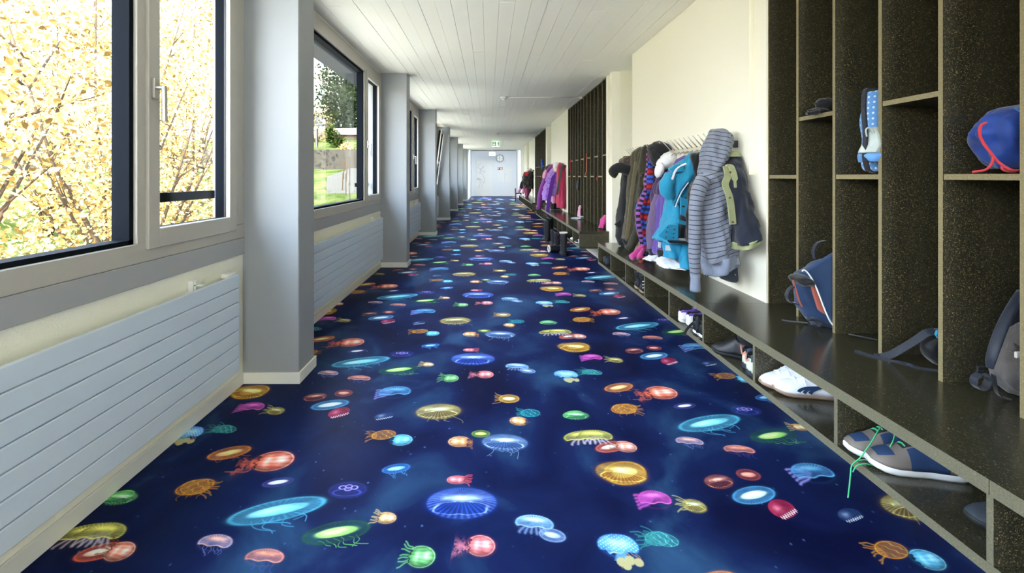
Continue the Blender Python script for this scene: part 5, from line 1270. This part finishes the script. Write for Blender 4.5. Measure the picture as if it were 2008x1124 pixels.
# white trainers with curved navy stripe
mt = [M['shoe_white'], M['gum'], M['white_cloth'], M['shoe_white']]
for lb, he, to in (('white velcro trainer with a curved navy stripe, front one of the pair', (1.485, 1.925), (1.232, 1.985)), ('white velcro trainer, the rear one of the pair with gum soles', (1.462, 2.020), (1.208, 2.042))):
    t = shoe('trainer', lb, he, to, ZS, .088, .088, mt, GS, sole_h=.020)
    L = math.hypot(he[0]-to[0], he[1]-to[1])
    for k in range(2):
        s = .56 + k * .11; zt = .078 - k * .014
        m = MB().strap([(L*s, -.037, zt - .024), (L*s, -.026, zt - .006), (L*(s-.01), 0, zt + .006), (L*(s-.02), .026, zt - .006), (L*(s-.02), .037, zt - .024)], .026, .004, (1, 0, .25)); m.build('velcro_strap', M['shoe_white'], t, bevel=.0015)
    for side in (1, -1):
        m = MB()
        for k in range(3):
            P = [(L*(.70 - .085*k), side*(.0425), .024), (L*(.665 - .085*k), side*(.0435), .036), (L*(.58 - .085*k), side*.0425, .0465 + .001*k), (L*(.40 - .05*k), side*.0405, .053 + .002*k), (L*.20, side*.0385, .056 + .0015*k)]
            if k == 0: P[-1] = (L*.22, side*.0385, .0575)
            m.strap(catmull(P, 16), [.013 - .0005*i for i in range(16)], .003, (.7, 0, .7))
        m.build('curved_stripe', M['navy_suede'], t)
mt = [M['purple_print'], M['rubber_white'], M['lining_dark'], M['rubber_white']]
def heelw(s, q): return 3 if (s < .12 and abs(q) > .55) or (s < .5 and abs(q) > .82) else 0
for lb, he, to in (('purple patterned shoe with a white heel, left of its pair', (1.222, 2.935), (1.43, 2.95)), ('purple patterned shoe with a white heel, right of its pair beside the black high-tops', (1.240, 2.862), (1.45, 2.872))):
    t = shoe('canvas_shoe', lb, he, to, ZS, .066, .082, mt, GS, laces=M['rubber_white'], sole_h=.022, extra=heelw, toecap=M['rubber_white'])
mt = [M['shoe_black'], M['rubber_white'], M['lining_dark']]
for lb, he, to in (('black canvas high-top with white sole and loose black strap', (1.212, 2.705), (1.42, 2.715)), ('black canvas high-top nearest the bench divider, mostly hidden', (1.215, 2.632), (1.42, 2.642))):
    t = shoe('high_top', lb, he, to, ZS, .064, .10, mt, GS, high=1.22, sole_h=.022)
    mbk = MB().box((-.004, -.024, .006), (.004, .024, .011)); mbk.build('sole_line', M['rubber_black'], t)
st = garment('strap', 'loose black strap dangling from the black high-top over the bench board', 'strap', 1360, 632, 2.74, None)
band('band', [W(1361, 632, 2.74), W(1354, 638, 2.72), W(1347, 646, 2.70), W(1342, 656, 2.69)], .014, M['black_cloth'], st, .003, (0, .6, .8)); settle(st)
mt = [M['shoe_black'], M['rubber_black'], M['lining_dark']]
def boot(name, label, heel, toe, z, Wd, shaft, rad, mats, group, lean=(0, 0), extra=None):
    t = shoe(name, label, heel, toe, z, Wd, .075, mats, group, high=1.15, cat='boot', sole_h=.022, opening=.42)
    L = math.hypot(heel[0]-toe[0], heel[1]-toe[1]); k = 10; V = []; Fc = []; seg = 18
    prof_ = [(0, .96), (.15, .92), (.4, 1.0), (.8, 1.08), (1, 1.10)]
    rings = [(i / k, 1) for i in range(k + 1)] + [(1, .90), (.6, .84)]
    for (s, f) in rings:
        r = rad * prof(s, prof_) * f; cx = L * (.20 + .03 * (1 - s)) + lean[0] * s; cz = .06 + (shaft - .06) * s
        for j in range(seg):
            th = 2*math.pi*j/seg; w = 1 + .03*math.sin(5*th + 9*s)
            V.append((cx + r * 1.12 * math.cos(th) * w, lean[1] * s + r * math.sin(th) * w, cz + .006 * math.cos(th) * s))
    for i in range(len(rings) - 1):
        for j in range(seg): j2 = (j+1) % seg; Fc.append((i*seg+j, i*seg+j2, (i+1)*seg+j2, (i+1)*seg+j))
    mk('shaft', V, Fc, mats[0], t, True)
    return t
boot('ankle_boot', 'large black rubber boot lying toe-out in the near bench', (1.350, 2.315), (1.197, 2.455), ZS, .088, .15, .036, mt, GS)
boot('ankle_boot', 'black boot behind the large one, deeper in the same compartment', (1.47, 2.40), (1.285, 2.505), ZS, .084, .15, .036, mt, GS)
mt = [M['slate_mesh'], M['shoe_dark'], M['lining_dark'], M['heel_cream']]
def hc(s, q): return 3 if abs(q) > .70 and s < .7 else 0
for lb, he, to in (('slate sneaker with cream heel and coral loop, left of its pair', (1.235, 2.215), (1.45, 2.225)), ('slate sneaker with cream heel and coral loop, right by the divider', (1.210, 2.137), (1.44, 2.145))):
    t = shoe('sneaker', lb, he, to, ZS, .066, .10, mt, GS, high=1.12, sole_h=.026, extra=hc, toecap=M['heel_cream'])
    o = MB().tube(catmull([(-.006, -.012, .085), (-.014, -.006, .075), (-.016, 0, .098), (-.010, .010, .112), (.0, .012, .10)], 14), .0028, 6); o.build('pull_loop', M['coral'], t, smooth=True)
mt = [M['shoe_black'], M['tan_sole'], M['lining_dark']]
for lb, he, to in (('black winter boot with white toggles near the middle of the bench', (1.212, 3.665), (1.42, 3.675)), ('black winter boot behind the one with white toggles', (1.215, 3.80), (1.42, 3.81))):
    t = boot('winter_boot', lb, he, to, ZS, .080, .155, .038, mt, GS)
    if 'behind' not in lb:
        for k in range(3): MB().tube([(.0, -.041, .05 + .025*k), (.03, -.043, .055 + .025*k), (.055, -.041, .048 + .025*k)], .0035, 6).build('toggle', M['rubber_white'], t)
shoe('slipper', 'flat black slipper in the second compartment from the bench end', (1.41, 4.12), (1.200, 4.105), ZS, .08, .05, [M['shoe_black'], M['rubber_black'], M['lining_dark']], GS, sole_h=.014)
for lb, he, to in (('dark shoe in the compartment at the far end of the near bench', (1.235, 4.83), (1.44, 4.84)), ('dark shoe behind another at the far end of the near bench', (1.235, 4.92), (1.44, 4.93))):
    shoe('shoe', lb, he, to, ZS, .07, .085, [M['shoe_dark'], M['rubber_black'], M['lining_dark']], GS, laces=M['heel_cream'], sole_h=.02)
boot('ankle_boot', 'dark blue-grey suede boot half hidden behind the nearest divider', (1.53, 1.175), (1.285, 1.232), ZS, .085, .15, .036, [M['shoe_dark'], M['rubber_black'], M['lining_dark']], GS)
# boots in front of the middle bench
GB = 'boots in front of the middle bench'
mt = [M['shoe_black'], M['rubber_black'], M['lining_dark']]
boot('tall_boot', 'tall black boot, left one of the tallest pair on the floor', (1.10, 8.40), (1.02, 8.62), 0, .10, .42, .062, mt, GB)
boot('tall_boot', 'tall black boot with its cuff beside the bench, right one of the tallest pair', (1.155, 8.52), (1.16, 8.78), 0, .10, .44, .055, mt, GB)
for lb, he, to in (('black boot with pink dots, left of its pair', (1.15, 8.0), (1.12, 8.22)), ('black boot with pink dots, right of its pair', (1.165, 7.72), (1.15, 7.95))):
    t = boot('dotted_boot', lb, he, to, 0, .09, .27, .052, mt, GB)
    for k in range(6):
        an = 3.3 + .5 * (k % 3); MB().tube([(.052 + .062*math.cos(an), .055*math.sin(an), .13 + .07*(k // 3) + .03*(k % 2)), (.052 + .068*math.cos(an), .060*math.sin(an), .13 + .07*(k // 3) + .03*(k % 2))], .007, 6).build('dot', M['pink'], t)
t = boot('fur_boot', 'tall black boot with pale fur rim beside the lying boot', (1.140, 6.90), (1.135, 7.14), 0, .09, .345, .05, mt, GB)
MB().tube([(.055 + .058*math.cos(i*.524), .055*math.sin(i*.524), .345) for i in range(13)], .012, 8, cap=False).build('fur_rim', M['fur_white'], t, smooth=True)
t = boot('lying_boot', 'black boot lying on its side with pale fur opening towards the viewer', (0, 0), (.22, 0), 0, .09, .24, .05, mt, GB)
MB().tube([(.05 + .056*math.cos(i*.524), .05*math.sin(i*.524), .24) for i in range(13)], .012, 8, cap=False).build('fur_rim', M['fur_white'], t, smooth=True)
t.location = (1.205, 7.26, .052); t.rotation_euler = Matrix(((-.15, 0, -1), (1, 0, -.15), (0, -1, 0))).to_euler()
shoe('slipper', 'white slipper pushed into the near end of the middle bench', (1.42, 6.70), (1.195, 6.72), ZS, .085, .06, [M['shoe_white'], M['heel_cream'], M['lining_dark']], GB)
shoe('sneaker', 'black and white shoe next to the white slipper in the middle bench', (1.42, 6.38), (1.20, 6.40), ZS, .085, .075, [M['shoe_black'], M['rubber_white'], M['lining_dark'], M['shoe_white']], GB, laces=M['rubber_white'], extra=lambda s, q: 3 if .6 < s < .8 else 0)
# ------------------------------------------------------------------ bags in the lockers
GBG = 'school bags in the near lockers'
F_('bag_navy', (38, 62, 98), rough=.6, ws=5); F_('bag_blue', (30, 62, 140), rough=.6, ws=6); F_('bag_sky', (96, 150, 214), rough=.6); F_('bag_grey', (96, 92, 92), ws=40, wr=.3); F_('bag_black', (18, 20, 26), rough=.6); F_('strap_blue', (27, 35, 50), rough=.5)
F_('rust', (160, 84, 72)); F_('cord_red', (190, 52, 62)); F_('mesh', (176, 188, 186)); M['piping'] = mat('white_piping', (232, 236, 242), .4)
def side_rows(ls, right, Y, b, b2=None):
    n = len(ls); return [((l + right) / 2, y, Y, (right - l) / 2, (b if 0 < i < n - 1 else (b2 or b * .8))) for i, (y, l) in enumerate(ls)]
t = garment('backpack', 'navy backpack with white piping and rust pocket leaning out of its locker', 'backpack', 1620, 640, 2.26, GBG)
loft('body', side_rows([(500, 1640), (512, 1612), (528, 1586), (540, 1560), (560, 1559), (585, 1566), (605, 1573), (622, 1584), (636, 1600)], 1712, 2.265, .085), M['bag_navy'], t, ((4, .03), (7, .02)), 81, nr=24, wr=.008)
sheet('flap', [(1574, 530), (1582, 524), (1600, 513), (1631, 494), (1705, 490), (1712, 630), (1636, 640), (1626, 628), (1616, 606), (1606, 580), (1598, 560), (1589, 544), (1581, 533)], 2.178, .022, M['bag_navy'], t, .006)
pipe('piping', [W(1573, 533, 2.150), W(1576, 529.5, 2.150), W(1583, 534, 2.150), W(1592, 547, 2.150), W(1600, 563, 2.150), W(1608, 583, 2.150), W(1617, 607, 2.150), W(1627, 629, 2.150), W(1634, 639, 2.150)], .0035, M['piping'], t, n=34, seg=8)
sheet('rust_pocket', [(1587, 559), (1597, 562), (1606, 582), (1618, 616), (1612, 614), (1602, 607), (1595, 585)], 2.176, .014, M['rust'], t, .003)
loft('top_fold', [(1572, 539, 2.20, 3, .03), (1568, 544, 2.20, 15, .05), (1572, 552, 2.20, 15, .055), (1576, 558, 2.20, 10, .04)], M['bag_black'], t, ((5, .1),), 82, nr=12)
band('rust_edge', [W(1555, 550, 2.19), W(1561, 570, 2.19), W(1567, 590, 2.19), W(1573, 602, 2.19)], .006, M['rust'], t, .006, (1, 0, 0))
band('grab_handle', [W(1598, 508, 2.25), W(1595, 492, 2.25), W(1602, 478, 2.25), W(1616, 473, 2.25), W(1632, 476, 2.25)], .02, M['strap_blue'], t, .005)
band('side_strap', [W(1555, 561, 2.20), W(1546, 570, 2.20), W(1543, 582, 2.20), W(1549, 592, 2.20), W(1562, 595, 2.22)], .026, M['strap_blue'], t, .005)
band('floor_strap', [W(1533, 628.5, 2.315), W(1550, 631, 2.295), W(1566, 632.5, 2.28), W(1584, 634, 2.265)], .022, M['bag_black'], t, .005, (.2, 1, 0))
for k in range(3): band('buckle_loop', [W(1583 + 5*k, 628, 2.19), W(1594 + 5*k, 624 + 3*k, 2.18), W(1608 + 3*k, 632 + k, 2.19), W(1603, 640, 2.20), W(1590 + 3*k, 636, 2.20)], .02, M['bag_black'] if k % 2 else M['strap_blue'], t, .004)
settle(t)
t = garment('backpack', 'grey felt backpack with dark padded straps in the rightmost lower locker', 'backpack', 2000, 770, 1.52, GBG)
loft('body', side_rows([(640, 2012), (656, 1996), (676, 1978), (700, 1962), (728, 1953), (748, 1958), (764, 1974), (775, 1990)], 2120, 1.53, .085), M['bag_grey'], t, ((4, .04), (7, .02)), 83, nr=22, wr=.006)
loft('back_panel', side_rows([(560, 2022), (590, 1998), (640, 1978), (700, 1952), (745, 1948)], 2110, 1.585, .02), M['bag_black'], t, ((4, .02),), 84, nr=14)
pipe('shoulder_strap', [W(2006, 572, 1.50), W(1985, 604, 1.49), W(1966, 640, 1.48), W(1952, 676, 1.475), W(1943, 706, 1.475), W(1941, 722, 1.475)], [.016, .016, .016, .016, .014, .010], M['strap_blue'], t, n=26, flat_=.5)
MB().box((-.013, -.004, -.012), (.013, .004, .012)).build('buckle', M['black_plastic'], t, bevel=.002, seg=1).location = W(1923, 724, 1.465)
MB().tube([W(1916, 719, 1.455), W(1930, 719, 1.455)], .002, 6).build('buckle_bar', M['dark_metal'], t); MB().tube([W(1916, 728, 1.455), W(1930, 728, 1.455)], .002, 6).build('buckle_bar', M['dark_metal'], t)
band('strap_loop', [W(1922, 733, 1.47), W(1911, 741, 1.47), W(1910, 754, 1.47), W(1921, 763, 1.47), W(1933, 758, 1.47), W(1938, 744, 1.47), W(1932, 732, 1.47)], .024, M['strap_blue'], t, .003, (0, 1, 0), 26)
band('floor_strap', [W(1948, 735, 1.47), W(1952, 760, 1.475), W(1960, 776, 1.49), W(1980, 784, 1.50), W(2010, 790, 1.49)], .014, M['strap_blue'], t, .003, (0, 1, .2))
band('compression_strap', [W(1975, 676, 1.45), W(1990, 684, 1.445), W(2010, 694, 1.445)], .03, M['bag_grey'], t, .004, (0, .3, 1)); MB().box((-.012, -.004, -.010), (.012, .004, .010)).build('clip', M['fur_white'], t, bevel=.002).location = W(1998, 696, 1.435)
settle(t)
t = garment('sling_bag', 'black bag with turquoise trim and long trailing webbing straps', 'bag', 1835, 715, 1.75, GBG)
loft('body', side_rows([(650, 1840), (660, 1826), (680, 1818), (700, 1824), (714, 1838)], 1905, 1.75, .06), M['bag_black'], t, ((4, .08), (7, .04)), 85, nr=16)
sheet('turquoise_trim', [(1834, 647), (1842, 647), (1843, 658), (1836, 663), (1831, 655)], 1.685, .01, M['turquoise'], t)
band('wide_strap', [W(1717, 699, 1.855), W(1730, 700, 1.85), W(1748, 695, 1.82), W(1770, 683, 1.79), W(1795, 668, 1.76), W(1815, 654, 1.74), W(1834, 649, 1.73)], .028, M['strap_blue'], t, .004, (0, .75, .55), 26)
band('thin_strap', [W(1676, 689, 1.91), W(1700, 696, 1.87), W(1738, 706, 1.82), W(1770, 712, 1.79), W(1800, 722, 1.745), W(1842, 728, 1.715)], .015, M['strap_blue'], t, .003, (0, 1, .3), 26)
band('strap_end', [W(1664, 656, 2.08), W(1690, 661, 2.07), W(1720, 667, 2.04)], .014, M['bag_black'], t, .003, (0, 1, .2)); settle(t)
t = garment('backpack', 'sky-blue dotted backpack with a mesh pouch standing on a middle shelf', 'backpack', 1715, 338, 2.0, GBG)
def dots(n, u, v):
    a = mth(n, 'FRACT', mth(n, 'MULTIPLY', u, 42)); b = mth(n, 'FRACT', mth(n, 'MULTIPLY', v, 42))
    d = mth(n, 'ADD', mth(n, 'POWER', mth(n, 'SUBTRACT', a, .5), 2.0), mth(n, 'POWER', mth(n, 'SUBTRACT', b, .5), 2.0))
    return mixc(n, mth(n, 'LESS_THAN', d, .04), s2l((92, 150, 216)), s2l((210, 226, 244)))
M['dotted'] = uvmat('dotted_blue', dots, .6)
loft('body', side_rows([(178, 1712), (182, 1702), (200, 1700), (250, 1698), (300, 1700), (328, 1702), (336, 1706)], 1800, 2.005, .075), M['dotted'], t, ((4, .02),), 86, nr=22, wr=.004)
band('dark_edge', [W(1730, 172, 1.925), W(1704, 175, 1.925), W(1696, 180, 1.925), W(1694, 215, 1.925), W(1697, 260, 1.925), W(1696, 310, 1.925), W(1703, 336, 1.925)], .02, M['strap_blue'], t, .008, (0, 1, 0), 30)
loft('mesh_pouch', [(1712, 250, 1.94, 6, .02), (1710, 262, 1.93, 13, .035), (1711, 285, 1.93, 15, .04), (1706, 300, 1.93, 12, .035)], M['mesh'], t, ((9, .05),), 87, nr=14)
loft('lower_pocket', [(1710, 296, 1.94, 10, .03), (1711, 305, 1.935, 17, .04), (1714, 318, 1.94, 16, .04)], M['bag_sky'], t, ((5, .06),), 88, nr=10)
pipe('mesh_cord', [W(1700, 268, 1.90), W(1698, 255, 1.90), W(1704, 250, 1.90), W(1710, 256, 1.90), W(1716, 262, 1.90), W(1723, 258, 1.90)], .003, M['mesh'], t, seg=6)
band('bottom_strap', [W(1698, 316, 1.92), W(1702, 332, 1.92), W(1712, 338, 1.925), W(1724, 336, 1.93)], .02, M['bag_black'], t, .006); settle(t)
t = garment('drawstring_bag', 'blue drawstring bag with red cords on the shelf at the right edge', 'bag', 1990, 334, 1.5, GBG)
loft('body', side_rows([(204, 2010), (209, 1985), (220, 1962), (240, 1936), (262, 1925), (285, 1936), (305, 1948), (322, 1962), (331, 1975)], 2095, 1.505, .085), M['bag_blue'], t, ((4, .06), (7, .05), (11, .02)), 89, nr=24, wr=.010)
sheet('pale_panel', [(1984, 212), (2010, 205), (2030, 206), (2030, 222), (2000, 222)], 1.425, .006, M['bag_sky'], t, .002)
pipe('cord', [W(1934, 241, 1.44), W(1924, 246, 1.44), W(1921, 262, 1.44), W(1928, 280, 1.44), W(1943, 300, 1.43), W(1958, 318, 1.43), W(1982, 333, 1.42), W(2004, 334, 1.42)], .004, M['cord_red'], t, n=34, seg=8)
pipe('cord', [W(1948, 306, 1.43), W(1944, 322, 1.43), W(1932, 333, 1.43), W(1907, 337.5, 1.44)], .0035, M['cord_red'], t, seg=8); pipe('cord', [W(1966, 322, 1.43), W(1966, 332, 1.43), W(1980, 336.5, 1.43), W(2004, 336.5, 1.43)], .0035, M['cord_red'], t, seg=8); settle(t)
t = garment('gloves', 'pair of black gloves on a high locker shelf', 'gloves', 1612, 226, 2.27, None)
blob('palm', W(1618, 204, 2.26) , (.045, .035, .030), M['black_cloth'], t, 5, .15)
blob('palm', W(1606, 219, 2.26), (.05, .035, .018), M['black_cloth'], t, 6, .15)
for k in range(4): pipe('finger', [W(1606, 218 + k, 2.20 + .03*k), W(1594, 221 + .4*k, 2.20 + .03*k), W(1584 - k, 223, 2.20 + .03*k)], [.009, .009, .007], M['black_cloth'], t, n=8, seg=8)
settle(t)
# small things in the middle and far lockers
GM = 'odds and ends in the middle lockers'
def small(name, label, cat, rows, mt, seed, g=GM):
    t = garment(name, label, cat, rows[0][0], rows[0][1], rows[0][2], g); loft('body', rows, mt, t, ((5, .12),), seed, nr=12, ns=20, wr=.012); settle(t); return t
small('bag', 'magenta bag slumped in the nearest cubby of the middle lockers', 'bag', [(1188, 422, 6.38, 2, .04), (1186, 428, 6.36, 4, .07), (1184, 436, 6.36, 5, .08), (1183, 447, 6.36, 5, .07)], M['pink'], 91)
small('boot', 'pink rubber boot standing at the bottom of the middle lockers', 'boot', [(1138, 403, 8.05, 1.5, .04), (1137, 408, 8.05, 2.5, .06), (1136, 416, 8.05, 2.5, .06), (1137, 425, 8.05, 3, .07)], M['rose'], 92)
small('pouch', 'long black pouch hanging inside a middle locker', 'bag', [(1135, 349, 8.1, 1, .03), (1135, 355, 8.1, 2, .05), (1134, 366, 8.1, 2, .05), (1134, 375, 8.1, 1.2, .03)], M['bag_black'], 93)
small('pouch', 'blue pouch hanging in the farthest lockers', 'bag', [(1063, 312, 13.6, 1, .05), (1063, 318, 13.6, 1.6, .07), (1064, 325, 13.6, 1.2, .06), (1062, 332, 13.6, .7, .04)], M['blue'], 94, None)
def cordy(label, pts, mt, r=.008):
    t = garment('cord', label, 'cord', *pts[0], GM); pipe('strand', [W(*p) for p in pts], r, mt, t, n=16, seg=6); settle(t)
cordy('red cord dangling from a high shelf of the middle lockers', [(1121, 314, 8.92), (1118, 316, 8.90), (1118, 326, 8.90), (1119, 336, 8.90)], M['cord_red'], .009)
cordy('orange cord standing up against a divider of the middle lockers', [(1150.5, 301, 7.5), (1150, 320, 7.5), (1150, 335, 7.5), (1147, 344, 7.48)], M['orange'], .005)
cordy('short red cord hanging under a shelf in the middle lockers', [(1171, 347, 6.80), (1170, 350, 6.78), (1170, 354, 6.78)], M['cord_red'], .006)
t = garment('cloth', 'pale grey cloth lying on the middle bench by the lockers', 'cloth', 1132, 428, 7.9, None)
m = MB(); P = [(1.42, 7.95), (1.50, 7.72), (1.60, 7.80), (1.62, 8.05), (1.52, 8.10)]; m.prism([(x, y, .4715) for x, y in P], (0, 0, .012)); m.build('fold', M['grey_lining'], t, bevel=.004); m = MB().prism([(1.55, 7.75, .484), (1.63, 7.82, .484), (1.64, 7.98, .484), (1.57, 7.94, .484)], (0, 0, .03)); m.build('fold', M['grey_lining'], t, bevel=.006); settle(t)
